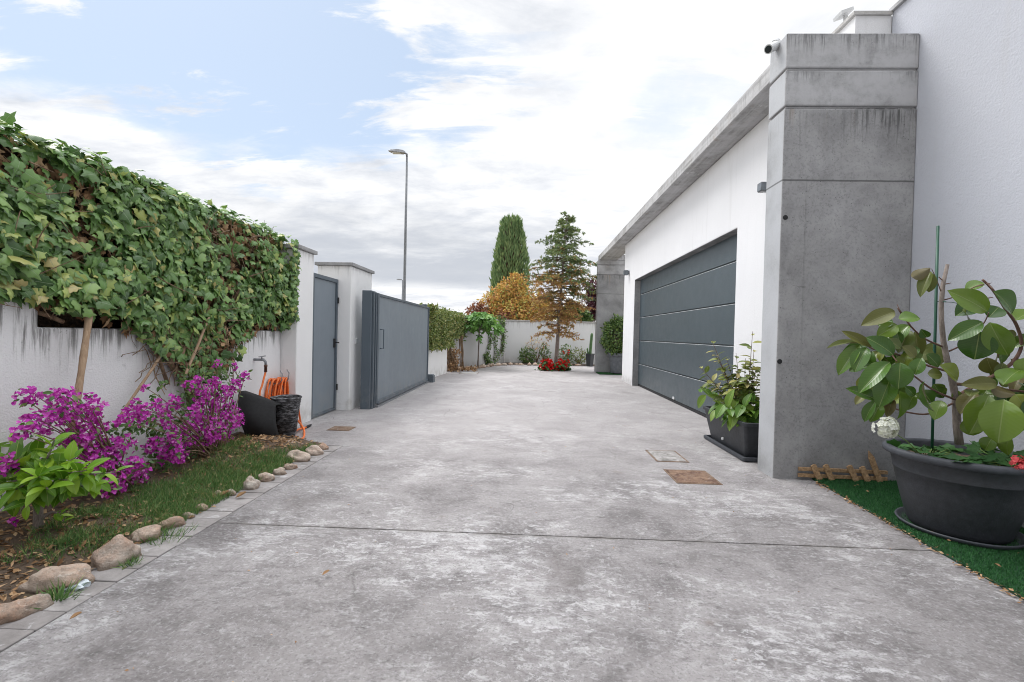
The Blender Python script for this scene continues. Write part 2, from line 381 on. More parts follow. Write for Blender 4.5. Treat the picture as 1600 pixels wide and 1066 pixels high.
MT['purple'] = leafmat('purple_leaf', [(0, (.035, .008, .016)), (1, (.11, .022, .040))], .5, .15)
MT['cactus'] = simple('cactus_skin', (.07, .15, .05), .6)
MT['paper'] = simple('paper_scrap', (.60, .66, .70), .8, 0, .2)

# ------------------------------------------------------------------ mesh builder
class MB:
    def __init__(s): s.V = []; s.L = []; s.C = []; s.UV = []; s.MI = []; s.nv = 0
    def raw(s, V, faces, uv=None, mi=0):
        V = np.asarray(V, float).reshape(-1, 3)
        for f in faces:
            s.L.append(np.asarray(f, int)+s.nv); s.C.append(len(f)); s.MI.append(mi)
            s.UV.append(np.zeros((len(f), 2)) if uv is None else np.asarray(uv)[list(f)])
        s.V.append(V); s.nv += len(V); return s
    def box(s, x0, x1, y0, y1, z0, z1, mi=0):
        V = [(x, y, z) for z in (z0, z1) for y in (y0, y1) for x in (x0, x1)]
        return s.raw(V, [(0, 2, 3, 1), (4, 5, 7, 6), (0, 1, 5, 4), (1, 3, 7, 5), (3, 2, 6, 7), (2, 0, 4, 6)], mi=mi)
    def obox(s, c, ax, ay, az, mi=0):
        c, ax, ay, az = map(Vector, (c, ax, ay, az))
        V = [c+ax*i+ay*j+az*k for k in (-1, 1) for j in (-1, 1) for i in (-1, 1)]
        return s.raw(V, [(0, 2, 3, 1), (4, 5, 7, 6), (0, 1, 5, 4), (1, 3, 7, 5), (3, 2, 6, 7), (2, 0, 4, 6)], mi=mi)
    def tube(s, pts, rad, n=8, caps=True, mi=0):
        pts = [Vector(p) for p in pts]
        if isinstance(rad, (int, float)): rad = [rad]*len(pts)
        V = []; F = []; prev = None
        for i, p in enumerate(pts):
            d = (pts[min(i+1, len(pts)-1)]-pts[max(i-1, 0)])
            if d.length < 1e-9: d = Vector((0, 0, 1))
            d.normalize()
            if prev is None:
                prev = d.orthogonal().normalized()
            prev = (prev-d*prev.dot(d)); prev = prev.normalized() if prev.length > 1e-6 else d.orthogonal().normalized()
            q = d.cross(prev)
            for k in range(n):
                a = 2*PI*k/n; V.append(p+(prev*math.cos(a)+q*math.sin(a))*rad[i])
        for i in range(len(pts)-1):
            for k in range(n):
                F.append((i*n+k, i*n+(k+1) % n, (i+1)*n+(k+1) % n, (i+1)*n+k))
        if caps:
            F.append(tuple(range(n-1, -1, -1))); F.append(tuple((len(pts)-1)*n+k for k in range(n)))
        return s.raw(V, F, mi=mi)
    def lathe(s, c, prof, n=48, sx=1, sy=1, mi=0):
        c = Vector(c); V = []; F = []
        for r, z in prof:
            for k in range(n):
                a = 2*PI*k/n; V.append((c.x+r*sx*math.cos(a), c.y+r*sy*math.sin(a), c.z+z))
        for i in range(len(prof)-1):
            for k in range(n):
                F.append((i*n+k, i*n+(k+1) % n, (i+1)*n+(k+1) % n, (i+1)*n+k))
        return s.raw(V, F, mi=mi)
    def inst(s, tpl, P, Y, N, size, width=None, mi=0):
        """many copies of a leaf template: P base points, Y directions, N normals, size lengths"""
        tv, tf, tuv = tpl
        P = np.asarray(P, float); Y = np.asarray(Y, float); N = np.asarray(N, float)
        n = len(P)
        if n == 0: return s
        size = np.broadcast_to(np.asarray(size, float), (n,)); width = size if width is None else np.broadcast_to(np.asarray(width, float), (n,))
        Y = Y/np.maximum(np.linalg.norm(Y, axis=1, keepdims=True), 1e-9)
        N = N-Y*np.sum(N*Y, 1, keepdims=True)
        ln = np.linalg.norm(N, axis=1, keepdims=True); bad = ln[:, 0] < 1e-4
        if bad.any(): N[bad] = np.cross(Y[bad], [.3, .5, .8]); ln = np.linalg.norm(N, axis=1, keepdims=True)
        N = N/ln; X = np.cross(Y, N)
        V = P[:, None, :]+tv[None, :, 0, None]*X[:, None, :]*width[:, None, None]+tv[None, :, 1, None]*Y[:, None, :]*size[:, None, None]+tv[None, :, 2, None]*N[:, None, :]*size[:, None, None]
        k = len(tv)
        offs = (np.arange(n)*k+s.nv)
        for_l = np.concatenate([np.asarray(f) for f in tf]); cs = np.array([len(f) for f in tf])
        s.L.append((offs[:, None]+for_l[None, :]).ravel()); s.C.append(np.tile(cs, n)); s.MI.append(np.full(n*len(tf), mi))
        s.UV.append(np.tile(tuv[for_l], (n, 1)))
        s.V.append(V.reshape(-1, 3)); s.nv += n*k
        return s
    def mesh(s, name, off=(0, 0, 0), smooth=False):
        V = np.concatenate(s.V)-np.asarray(off)[None]
        L = np.concatenate([np.atleast_1d(l) for l in s.L]); C = np.concatenate([np.atleast_1d(c) for c in s.C])
        MI = np.concatenate([np.atleast_1d(c) for c in s.MI]); UV = np.concatenate(s.UV)
        me = bpy.data.meshes.new(name)
        me.vertices.add(len(V)); me.vertices.foreach_set('co', V.astype(np.float32).ravel())
        me.loops.add(len(L)); me.loops.foreach_set('vertex_index', L.astype(np.int32))
        me.polygons.add(len(C)); st = np.concatenate([[0], np.cumsum(C)[:-1]])
        me.polygons.foreach_set('loop_start', st.astype(np.int32))
        me.polygons.foreach_set('material_index', MI.astype(np.int32))
        me.polygons.foreach_set('use_smooth', np.full(len(C), smooth))
        u = me.uv_layers.new(name='UVMap'); u.data.foreach_set('uv', UV.astype(np.float32).ravel())
        me.update(calc_edges=True); me.validate()
        return me

def world_off(o):
    v = Vector((0, 0, 0))
    while o is not None: v += o.location; o = o.parent
    return v
def obj(name, mb, mat, parent=None, loc=None, smooth=False, bevel=0, seg=2, autosm=False):
    """one mesh object; geometry is given in world coordinates and moved to the parent's / own origin"""
    off = world_off(parent) if parent is not None else Vector(loc or (0, 0, 0))
    me = mb.mesh(name, off, smooth)
    for m in (mat if isinstance(mat, (list, tuple)) else [mat]): me.materials.append(m)
    o = bpy.data.objects.new(name, me); COL.objects.link(o)
    if parent is not None: o.parent = parent
    else: o.location = off
    if bevel:
        bv = o.modifiers.new('bevel', 'BEVEL'); bv.width = bevel; bv.segments = seg; bv.limit_method = 'ANGLE'; bv.angle_limit = .7
    return o
def tag(o, label=None, cat=None, group=None, kind=None):
    if label: o['label'] = label
    if cat: o['category'] = cat
    if group: o['group'] = group
    if kind: o['kind'] = kind
    return o
def thing(name, label, cat, loc, group=None):
    o = bpy.data.objects.new(name, None); COL.objects.link(o); o.location = loc; o.empty_display_size = .1
    return tag(o, label, cat, group)

# ------------------------------------------------------------------ leaf templates (x across, y along, z normal)
def T(v, f, uv=None):
    v = np.array(v, float)
    if uv is None: uv = np.stack([v[:, 0]*2, v[:, 1]], 1)
    return v, f, np.array(uv, float)
def ivy_tpl(k=0):
    jit = np.random.default_rng(k).uniform(-.04, .04, (20, 2))
    R = [(.17, -.10), (.46, .06), (.33, .30), (.40, .52), (.17, .66)]
    mid = [(0, 0, .0), (0, .36, .05), (0, .68, .02), (0, 1.04, -.14)]
    V = list(mid)
    for i, (x, y) in enumerate(R): V.append((x+jit[i, 0], y+jit[i, 1], -.18*x-.14*y*y))
    for i, (x, y) in enumerate(R): V.append((-x-jit[i+5, 0], y+jit[i+5, 1], -.20*x-.14*y*y))
    F = []
    for o, fl in ((4, 0), (9, 1)):
        a = [(0, o, o+1), (0, o+1, 1), (1, o+1, o+2), (1, o+2, o+3), (1, o+3, 2), (2, o+3, o+4), (2, o+4, 3)]
        F += [t[::-1] if fl else t for t in a]
    return T(V, F)
def oval_tpl(nl=7, nw=4, wid=.5, peak=.45, curl=.25, fold=.12, pt=1.0, wave=0.0):
    V = []; UV = []; F = []
    for i in range(nl+1):
        t = i/nl
        tt = t**(math.log(.5)/math.log(peak))
        w = wid*.5*max(0.02 if i in (0, nl) else .0, (math.sin(PI*tt))**(.75*pt))
        for j in range(nw+1):
            u = -1+2*j/nw
            V.append((u*w, t, -curl*t*t+fold*abs(u)*w*2+wave*math.sin(t*9+u)*abs(u)))
            UV.append((u*w/(wid*.5) if w > 0 else 0, t))
    for i in range(nl):
        for j in range(nw):
            a = i*(nw+1)+j; F.append((a, a+1, a+nw+2, a+nw+1))
    return T(V, F, UV)
TP_IVY = [ivy_tpl(k) for k in range(4)]
TP_BIG = oval_tpl(12, 6, .62, .52, .34, .22, .86, .018)
TP_LEMON = oval_tpl(7, 4, .50, .45, .30, .16, .95)
TP_OVAL = oval_tpl(4, 2, .46, .45, .25, .15)
TP_MINI = T([(0, 0, 0), (.27, .45, .07), (0, 1, -.08), (-.27, .45, .07), (0, .45, 0)], [(0, 1, 4), (1, 2, 4), (2, 3, 4), (3, 0, 4)])
TP_QUAD = T([(0, 0, 0), (.25, .5, .05), (0, 1, 0), (-.25, .5, .05)], [(0, 1, 2), (0, 2, 3)])
TP_BRACT = T([(0, 0, 0), (.40, .36, .12), (.30, .80, .04), (0, 1.0, -.10), (-.30, .80, .04), (-.40, .36, .12), (0, .5, -.04)], [(0, 1, 6), (1, 2, 6), (2, 3, 6), (3, 4, 6), (4, 5, 6), (5, 0, 6)])
TP_BLADE = T([(-.5, 0, 0), (.5, 0, 0), (.35, .55, .10), (-.35, .55, .10), (0, 1, .42)], [(0, 1, 2, 3), (3, 2, 4)])
TP_NEED = T([(-.12, 0, 0), (.12, 0, 0), (.10, .7, .0), (0, 1, -.05), (-.10, .7, 0)], [(0, 1, 2, 3, 4)])
def round_tpl():   # scalloped geranium leaf
    V = [(0, .12, .0)]; n = 11
    for i in range(n):
        a = -PI/2+.35+(2*PI-.7)*i/(n-1); r = .5*(1+.10*math.cos(i*2*PI/2))
        V.append((r*math.cos(a), .5+r*math.sin(a), .10+.04*math.cos(i*PI)))
    return T(V, [(0, i, i+1) for i in range(1, n)])
TP_ROUND = round_tpl()
def fig_tpl():
    V = [(0, .1, 0)]; tips = [(-100, .45), (-45, .75), (0, 1.0), (45, .75), (100, .45)]
    ring = []
    for i, (a, r) in enumerate(tips):
        a = math.radians(a)
        if i: 
            b = math.radians((tips[i-1][0]+tips[i][0])/2); ring.append((.33*math.sin(b), .2+.33*math.cos(b), .03))
        d = math.radians(12)
        ring.append((r*.75*math.sin(a-d), .2+r*.62*math.cos(a-d), -.02)); ring.append((r*.85*math.sin(a), .2+r*.8*math.cos(a), -.12)); ring.append((r*.75*math.sin(a+d), .2+r*.62*math.cos(a+d), -.02))
    V += ring
    return T(V, [(0, i+1, i) for i in range(1, len(ring))])
TP_FIG = fig_tpl()

def unit(v): v = np.asarray(v, float); return v/np.maximum(np.linalg.norm(v, axis=-1, keepdims=True), 1e-9)
def rdir(n): return unit(rng.normal(size=(n, 3)))
def nz(p, sc_=1.0): return mnoise.noise(Vector(p)*sc_)

# ================================================================== SETTING
g = MB(); g.raw([(-900, -900, -.03), (900, -900, -.03), (900, 900, -.03), (-900, 900, -.03)], [(0, 1, 2, 3)])
tag(obj('ground', g, MT['earth']), kind='structure')
# driveway: two cast slabs with an open joint between them, ragged edges
def slab(mb, x0, x1, y0, y1, z0, z1, n=1):
    mb.box(x0, x1, y0, y1, z0, z1)
d = MB()
def edge_line(y, sgn):
    return [(x, y+sgn*.004*(.5+nz((x*9, y, 3.3)))+sgn*.001, 0) for x in np.linspace(-1.73, 3.0, 160)]
def slab_poly(mb, near, far):
    e = near+far[::-1]; n = len(e)
    V = [(x, y, 0) for x, y, _ in e]+[(x, y, -.028) for x, y, _ in e]
    F = [tuple(range(n))]+[(i, i+n, (i+1) % n+n, (i+1) % n) for i in range(n)]
    mb.raw(V, F)
slab_poly(d, [(-1.73, -5, 0), (3.0, -5, 0)], edge_line(2.4785, -1))
slab_poly(d, edge_line(2.4815, 1), [(-1.73, 18.5, 0), (3.0, 18.5, 0)])
d.box(-3.2, -1.73, 4.25, 18.5, -.028, -.0005)
tag(obj('driveway', d, MT['drive']), kind='structure')
j = MB(); j.raw([(-1.73, 2.45, -.006), (3, 2.45, -.006), (3, 2.51, -.006), (-1.73, 2.51, -.006)], [(0, 1, 2, 3)])
tag(obj('driveway_joint', j, MT['grey_cover']), kind='structure')
# paver strip along the bed
pv = MB(); y = -.6
while y < 4.2:
    h = .108+rng.uniform(-.004, .004)
    x0 = -1.735; w = .245
    z = .004+rng.uniform(-.002, .003)
    pv.box(x0-w+rng.uniform(-.004, .004), x0+.003, y+.002, y+h-.002, -.027, z)
    y += h
tag(obj('paver_strip', pv, MT['paver'], bevel=.004), kind='structure')
# planting bed soil
def bed_z(x, y):
    e = min(1, max(0, (-1.93-x)/.18))
    mound = .10*math.exp(-((x+2.35)**2/.06+(y-3.75)**2/.16))
    return .004+e*(.028+.05*nz((x*2, y*2, 0))*.5+.025*nz((x*7, y*7, 2)))+mound+.05*e*min(1, max(0, (-2.2-x)/.5))
s_ = MB(); nx, ny = 60, 220; xs = np.linspace(-2.79, -1.955, nx); ys = np.linspace(-.7, 4.28, ny)
V = [(x, y, bed_z(x, y)) for y in ys for x in xs]
s_.raw(V, [(j*nx+i, j*nx+i+1, (j+1)*nx+i+1, (j+1)*nx+i) for j in range(ny-1) for i in range(nx-1)])
tag(obj('soil', s_, MT['soil'], smooth=True), kind='structure')

# ================================================================== GARDEN WALL (left)
w = thing('garden_wall', 'low white rendered wall with a step under the ivy hedge', 'wall', (-2.95, 2.5, 0))
b = MB(); U_ = [(-1.5, -.03), (-1.5, 1.262), (2.486, 1.262), (2.486, 1.075), (5.02, 1.075), (5.02, -.03)]
b.raw([(-2.78, y, z) for y, z in U_]+[(-3.10, y, z) for y, z in U_], [tuple(range(6)), tuple(range(6, 12))[::-1]]+[(i, i+6, (i+1) % 6+6, (i+1) % 6) for i in range(6)])
obj('wall_panel', b, MT['garden_white'], w, bevel=.012)

# gate pillars
def white_pillar(x0, x1, y0, y1, h, label, capo=.03):
    t = thing('gate_pillar', label, 'pillar', ((x0+x1)/2, (y0+y1)/2, 0), 'white pillars of the gateway')
    b = MB(); b.box(x0, x1, y0, y1, -.03, h); obj('shaft', b, MT['pillar_white'], t, bevel=.01)
    b = MB(); b.box(x0-capo, x1+capo, y0-capo, y1+capo, h+.0005, h+.045); obj('cap', b, MT['formed'], t, bevel=.006)
    return t
pA = white_pillar(-2.98, -2.602, 5.025, 5.41, 2.00, 'white pillar beside the ivy, left of the narrow grey gate')
pB = white_pillar(-2.90, -2.43, 6.13, 6.95, 1.975, 'wide white pillar with grey cap between the two gates')
bt = MB(); bt.box(-2.43, -2.412, 6.30, 6.39, .91, .99)
o = obj('call_button', bt, MT['lamp_white'], loc=(-2.42, 6.34, .95), bevel=.006); tag(o, 'small white switch plate on the white pillar between gates', 'switch')

# pedestrian gate
pg = thing('pedestrian_gate', 'narrow grey metal door between the two white pillars', 'gate', (-2.62, 5.8, 0))
b = MB(); b.box(-2.655, -2.625, 5.447, 6.085, .04, 1.735); obj('panel', b, MT['gate'], pg, bevel=.004)
b = MB(); b.box(-2.665, -2.605, 5.412, 5.446, .01, 1.785); b.box(-2.665, -2.605, 6.086, 6.128, .01, 1.785); b.box(-2.665, -2.605, 5.447, 6.085, 1.736, 1.785); b.box(-2.662, -2.608, 5.447, 6.085, .012, .039)
obj('frame', b, MT['gate_dark'], pg, bevel=.004)
b = MB(); b.tube([(-2.607, 6.06, .93), (-2.56, 6.06, .93), (-2.555, 5.99, .93)], .009, 8); b.box(-2.624, -2.606, 6.04, 6.08, .86, .98); obj('handle', b, MT['rubber'], pg)
for zz in (.32, 1.5):
    b = MB(); b.tube([(-2.598, 6.112, zz-.04), (-2.598, 6.112, zz+.04)], .013, 8); obj('hinge', b, MT['rubber'], pg)

# sliding gate
sg = thing('sliding_gate', 'wide grey sheet-metal sliding gate closing the driveway entrance', 'gate', (-2.18, 8.1, 0))
b = MB(); b.box(-2.20, -2.175, 6.50, 9.74, .09, 1.60); obj('panel', b, MT['gate'], sg)
b = MB(); b.box(-2.215, -2.155, 6.44, 6.499, .05, 1.64); b.box(-2.215, -2.155, 9.741, 9.80, .05, 1.64); b.box(-2.213, -2.157, 6.50, 9.74, 1.601, 1.638); b.box(-2.215, -2.150, 6.50, 9.74, .035, .089)
obj('frame', b, MT['gate_dark'], sg, bevel=.004)
b = MB(); b.box(-2.21, -2.13, 6.44, 10.2, -.01, .022); obj('track', b, MT['galv'], sg)
b = MB(); b.tube([(-2.172, 6.60, 1.12), (-2.12, 6.60, 1.12), (-2.12, 6.60, .84), (-2.172, 6.60, .84)], .009, 8); obj('handle', b, MT['gate_dark'], sg)
gp = MB(); gp.box(-2.325, -2.19, 6.26, 6.43, -.02, 1.66)
gpt = thing('gate_post', 'dark grey steel post at the near end of sliding gate', 'post', (-2.25, 6.35, 0))
obj('post', gp, MT['gate_dark'], gpt, bevel=.006)
b = MB(); b.box(-2.189, -2.165, 6.30, 6.335, -.01, 1.645); b.box(-2.189, -2.165, 6.39, 6.425, -.01, 1.645); obj('guide_rail', b, MT['gate_dark'], gpt, bevel=.003)
gs = MB(); gs.box(-2.22, -2.05, 9.84, 10.02, -.01, .15); gs.box(-2.20, -2.07, 9.86, 10.0, .1505, .17)
o = obj('gate_stop', gs, MT['gate_dark'], loc=(-2.13, 9.93, 0), bevel=.008); tag(o, 'small dark metal stop box on ground past the sliding gate', 'gate stop')
ep = MB(); ep.box(-2.32, -2.225, 9.80, 9.90, -.02, 1.70)
o = obj('end_post', ep, MT['gate_dark'], loc=(-2.27, 9.85, 0), bevel=.005); tag(o, 'dark grey slim post at far end of the sliding gate', 'post')

# far walls
def wall_seg(name, label, p0, p1, h, th, mat, cap=None):
    p0 = Vector((*p0, 0)); p1 = Vector((*p1, 0)); d = (p1-p0); L = d.length; d.normalize(); n = Vector((-d.y, d.x, 0))
    t = thing(name, label, 'wall', p0.lerp(p1, .5))
    b = MB(); c = p0.lerp(p1, .5)+n*th/2; b.obox(c+Vector((0, 0, h/2-.015)), d*L/2, n*th/2, (0, 0, h/2+.015)); obj('wall_panel', b, MT[mat], t, bevel=.01)
    if cap:
        b = MB(); b.obox(c+Vector((0, 0, h+.025)), d*(L/2+.01), n*(th/2+.025), (0, 0, .0245)); obj('coping', b, MT[cap], t, bevel=.006)
    return t
wall_seg('low_wall', 'low white wall under the hedge just past the sliding gate', (-2.34, 10.05), (-2.18, 12.2), .80, .22, 'pillar_white')
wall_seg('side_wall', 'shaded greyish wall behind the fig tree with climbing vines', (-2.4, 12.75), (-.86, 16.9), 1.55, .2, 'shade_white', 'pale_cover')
wall_seg('back_wall', 'long white wall closing the far end of driveway', (-.86, 16.905), (5.0, 17.25), 1.57, .2, 'back_white', 'pale_cover')

# ================================================================== HOUSE
H = thing('house', 'modern white house with concrete pillar, flat slab eave and garage', 'house', (3, 7, 0))
WX = 2.35
b = MB(); U_ = [(3.93, -.03), (3.93, 3.365), (11.42, 3.365), (11.42, -.03), (10.30, -.03), (10.30, 2.37), (5.30, 2.37), (5.30, -.03)]
b.raw([(WX, y, z) for y, z in U_]+[(2.6, y, z) for y, z in U_], [tuple(range(8))[::-1], tuple(range(8, 16))]+[(i, (i+1) % 8, (i+1) % 8+8, i+8) for i in range(8)])
b.box(2.601, 9, 11.18, 11.42, -.03, 3.365)
obj('garage_wall', b, MT['house_white'], H, bevel=.008)
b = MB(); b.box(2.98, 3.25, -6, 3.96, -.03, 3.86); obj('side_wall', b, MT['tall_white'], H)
b = MB(); b.box(2.955, 3.275, -6, 3.97, 3.861, 3.895); obj('coping', b, MT['formed'], H, bevel=.004)
# rear upper parapet
b = MB(); b.box(2.68, 2.975, 3.962, 11.2, 3.53, 3.835); b.box(2.976, 8, 3.971, 4.2, 3.53, 3.835); obj('parapet', b, MT['house_white'], H)
b = MB(); b.box(2.655, 2.974, 3.945, 11.2, 3.836, 3.868); obj('coping', b, MT['pale_cover'], H, bevel=.004)
# concrete pillar
def grooved_pillar(x0, x1, y0, y1, top, name, mat):
    b = MB(); g = .014
    zs = [(-.03, 2.920), (2.942, 3.215), (3.237, top)]
    for a, c in zs: b.box(x0, x1, y0, y1, a, c)
    for a, c in ((2.9202, 2.9418), (3.2152, 3.2368)): b.box(x0+g, x1-.001, y0+g, y1-g, a, c)
    return obj(name, b, mat, H, bevel=.009)
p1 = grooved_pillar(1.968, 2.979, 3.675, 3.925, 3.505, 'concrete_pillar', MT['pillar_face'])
for i, (px, py) in enumerate(((1227, 340), (1218, 565))):
    c = gy(px, py, 3.675); b = MB(); b.tube([(c.x, 3.672, c.z), (c.x, 3.69, c.z)], .019, 16); b.tube([(c.x, 3.6695, c.z), (c.x, 3.672, c.z)], .012, 16); obj('tie_hole', b, MT['rubber'], p1)
for px, py in ((1262, 342), (1258, 566)):
    c = gy(px, py, 3.675); b = MB()
    b.tube([(c.x, 3.6715, c.z), (c.x, 3.69, c.z)], .021, 16); obj('tie_plug', b, MT['formed'], p1)
b = MB(); 
b.box(2.153, 2.158, 3.672, 3.69, .0, 2.355)
obj('formwork_seam', b, MT['rubber'] if False else MT['formed'], p1)
p2 = grooved_pillar(2.03, 3.0, 13.7, 13.95, 3.365, 'concrete_pillar', MT['formed'])
# roof slab: fascia beam plus soffit
b = MB(); b.box(2.07, 2.60, 3.9265, 13.98, 3.37, 3.53); b.box(2.601, 9, 3.97, 11.42, 3.372, 3.528)
obj('roof_slab', b, MT['soffit'], H, bevel=.008)
b = MB(); b.box(2.601, 6, 13.69, 13.98, 3.37, 3.53); obj('roof_slab', b, MT['soffit'], H, bevel=.008)
b = MB(); b.box(2.602, 8.9, 4.0, 11.17, .0, 3.36); obj('interior_block', b, MT['house_white'], H)  # unseen fill box added to block light and sky through the house
# garage door: five embossed panels with a light groove between, pale strips standing in for edge highlights
gd = MB(); gd.box(2.515, 2.55, 5.22, 10.34, 0, 2.42)
gdo = obj('garage_door', gd, MT['galv'], H)
zs = [.045, .503, 1.021, 1.535, 2.045, 2.405]
for i in range(5):
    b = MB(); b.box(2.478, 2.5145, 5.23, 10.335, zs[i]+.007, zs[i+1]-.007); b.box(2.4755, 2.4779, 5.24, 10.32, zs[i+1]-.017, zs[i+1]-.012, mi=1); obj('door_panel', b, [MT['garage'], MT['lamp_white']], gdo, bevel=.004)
b = MB(); b.box(2.48, 2.512, 5.23, 10.335, .003, .044); obj('bottom_seal', b, MT['rubber'], gdo)
b = MB(); b.box(2.465, 2.4775, 7.72, 7.80, .06, .10); obj('lock_plate', b, MT['lamp_white'], gdo)
b = MB(); b.box(2.352, 2.5, 10.293, 10.2988, .0, 2.3645); b.box(2.352, 2.5, 5.302, 10.292, 2.365, 2.3695); obj('reveal_trim', b, MT['formed'], gdo)

# fixtures on the house
def wall_lamp(c, label, s=1.0):
    t = thing('wall_lamp', label, 'lamp', c, 'wall lamps beside the garage door')
    b = MB(); b.box(c[0]-.13*s, c[0]-.03, c[1]-.055*s, c[1]+.055*s, c[2]-.06*s, c[2]+.05*s); obj('lamp_body', b, MT['lamp_grey'], t, bevel=.006)
    b = MB(); b.box(c[0]-.029, c[0]-.0005, c[1]-.04, c[1]+.04, c[2]-.045, c[2]+.04); obj('mount', b, MT['lamp_grey'], t)
    b = MB(); b.box(c[0]-.12*s, c[0]-.04, c[1]-.045*s, c[1]+.045*s, c[2]-.066*s, c[2]-.0605*s); obj('lens', b, MT['glass_dark'], t)
c = gx(1192, 292, WX-.06); wall_lamp((WX, c.y, c.z), 'small grey box lamp on garage wall next to concrete pillar', .75)
c = gx(979, 426, WX-.06); wall_lamp((WX, c.y, c.z), 'small grey box lamp at the far corner of garage wall')
c = gy(1211, 75, 3.80)
t = thing('security_camera', 'white cylindrical camera on the upper edge of concrete pillar', 'camera', (1.968, 3.8, c.z))
b = MB(); a0 = Vector((1.93, 3.80, c.z+.01)); dd = Vector((-.62, -.35, -.45)).normalized()
b.tube([a0-dd*.05, a0+dd*.075], .036, 16); obj('camera_body', b, MT['lamp_white'], t)
b = MB(); b.tube([a0+dd*.0755, a0+dd*.079], .027, 16); obj('lens', b, MT['glass_dark'], t)
b = MB(); b.tube([(1.967, 3.82, c.z+.06), (1.945, 3.81, c.z+.04)], .03, 12); obj('bracket', b, MT['lamp_white'], t)
c = gx(1321, 32, 2.70)
fx = MB(); q = Vector((2.70, c.y, 3.87)); fx.box(q.x-.012, q.x+.012, q.y-.012, q.y+.012, 3.8685, 3.945); fx.obox(q+Vector((-.02, 0, .085)), (.05, 0, .018), (0, .055, 0), (-.004, 0, .012))
o = obj('floodlight', fx, MT['lamp_white'], loc=(q.x, q.y, 3.8685)); tag(o, 'small pale floodlight on the roof parapet above the pillar', 'floodlight')

# ================================================================== DRAINS
def cover(pts, mat, label, frame=True):
    P = [gz(*p) for p in pts]; c = sum(P, Vector())/4
    L = (P[3]-P[0]+P[2]-P[1]).length/4; W = (P[1]-P[0]+P[2]-P[3]).length/4
    t = thing('drain_cover', label, 'drain cover', (c.x, c.y, 0))
    b = MB(); b.box(c.x-W+.012, c.x+W-.012, c.y-L+.012, c.y+L-.012, -.02, .006); obj('lid', b, MT[mat], t, bevel=.002)
    b = MB()
    for x0, x1, y0, y1 in ((-W-.006, W+.006, -L-.006, -L+.009), (-W-.006, W+.006, L-.009, L+.006), (-W-.006, -W+.009, -L+.0095, L-.0095), (W-.009, W+.006, -L+.0095, L-.0095)):
        b.box(c.x+x0, c.x+x1, c.y+y0, c.y+y1, -.02, .004)
    obj('rim', b, MT['brown_cover'], t)
cover([(1005, 705), (1050, 704), (1077, 722), (1034, 722)], 'grey_cover', 'square grey cement drain cover near planter, the farther one')
cover([(1037, 734), (1103, 737), (1125, 757), (1060, 756)], 'rust_cover', 'square rusty brown drain cover nearest the concrete pillar')
cover([(520, 667), (553, 667), (549, 673), (513, 673)], 'brown_cover', 'small brown drain cover in front of narrow grey gate')
cover([(722, 582), (745, 581.5), (746, 584), (719, 584.5)], 'pale_cover', 'pale cement cover set in driveway near the fig tree')

# ================================================================== STREET LAMPS
def street_lamp(x, y, h, label, arm=.75, r=.07):
    t = thing('street_lamp', label, 'street lamp', (x, y, 0), 'street lamps beyond the gate')
    b = MB(); b.tube([(x, y, 0), (x, y, .9), (x, y, .95), (x, y, h*.55), (x, y, h)], [r*1.25, r*1.25, r, r*.85, r*.6], 12); obj('pole', b, MT['lamp_pole'], t, smooth=True)
    b = MB(); b.tube([(x, y, h-.12), (x-.02, y, h), (x-.12, y, h+.05)], [.045, .045, .04], 10); obj('bracket', b, MT['lamp_pole'], t, smooth=True)
    b = MB(); V = []; 
    for u, hw, zt, zb in ((0, .06, .05, -.03), (.15, .13, .08, -.05), (.5, .15, .09, -.05), (.85, .11, .06, -.03), (1, .05, .03, 0)):
        X = x-.08-arm*u; Z = h+.06+.05*u
        V += [(X, y-hw, Z+zb), (X, y+hw, Z+zb), (X, y+hw*.8, Z+zt), (X, y-hw*.8, Z+zt)]
    F = [(0, 1, 2, 3), (19, 18, 17, 16)]
    for i in range(4):
        for k in range(4): F.append((i*4+k, (i+1)*4+k, (i+1)*4+(k+1) % 4, i*4+(k+1) % 4))
    b.raw(V, F); obj('lamp_head', b, MT['galv'], t, bevel=.01)
    b = MB(); b.box(x-.08-arm*.75, x-.08-arm*.25, y-.10, y+.10, h+.015, h+.034); obj('lens', b, MT['lamp_white'], t)
c = gy(636, 240, 20); street_lamp(c.x, 20, c.z-.02, 'tall grey street lamp rising behind the sliding gate')
c = gy(629, 438, 62); street_lamp(c.x, 62, c.z, 'small distant street lamp just left of the tall lamp pole', .8, .10)

# ================================================================== BED STONES
def rock(mb, c, sx, sy, sz, rot, seed, sub=3, rough=.36):
    bm = bmesh.new(); bmesh.ops.create_icosphere(bm, subdivisions=sub, radius=1)
    ca, sa = math.cos(rot), math.sin(rot); V = []
    for v in bm.verts:
        p = v.co.copy(); s = Vector((seed*3.1, seed*1.7, seed*.9))
        k = 1+rough*mnoise.noise(p*1.1+s)+rough*.5*mnoise.noise(p*2.6+s)+rough*.16*mnoise.noise(p*6+s)
        p *= k; x, y, z = p.x*sx, p.y*sy, p.z*sz
        z = max(z, -.35*sz)
        V.append((c[0]+x*ca-y*sa, c[1]+x*sa+y*ca, c[2]+z+.22*sz))
    F = [tuple(v.index for v in f.verts) for f in bm.faces]; bm.free()
    mb.raw(V, F)
def stone(px0, px1, pyb, h, label, depth=.5, rot=None, seed=1, dz=0.0, grp='stones edging the flower bed', name='edging_stone'):
    P0 = gz(px0, pyb); P1 = gz(px1, pyb); c = (P0+P1)/2; wdt = (P1-P0).length/2
    c.y += wdt*depth*.6
    b = MB(); rock(b, (c.x, c.y, dz), wdt, wdt*depth, h, 0 if rot is None else rot, seed, 4 if wdt > .05 else 3)
    o = obj(name, b, MT['stone'], loc=(c.x, c.y, 0), smooth=True); tag(o, label, 'stone', grp); return o
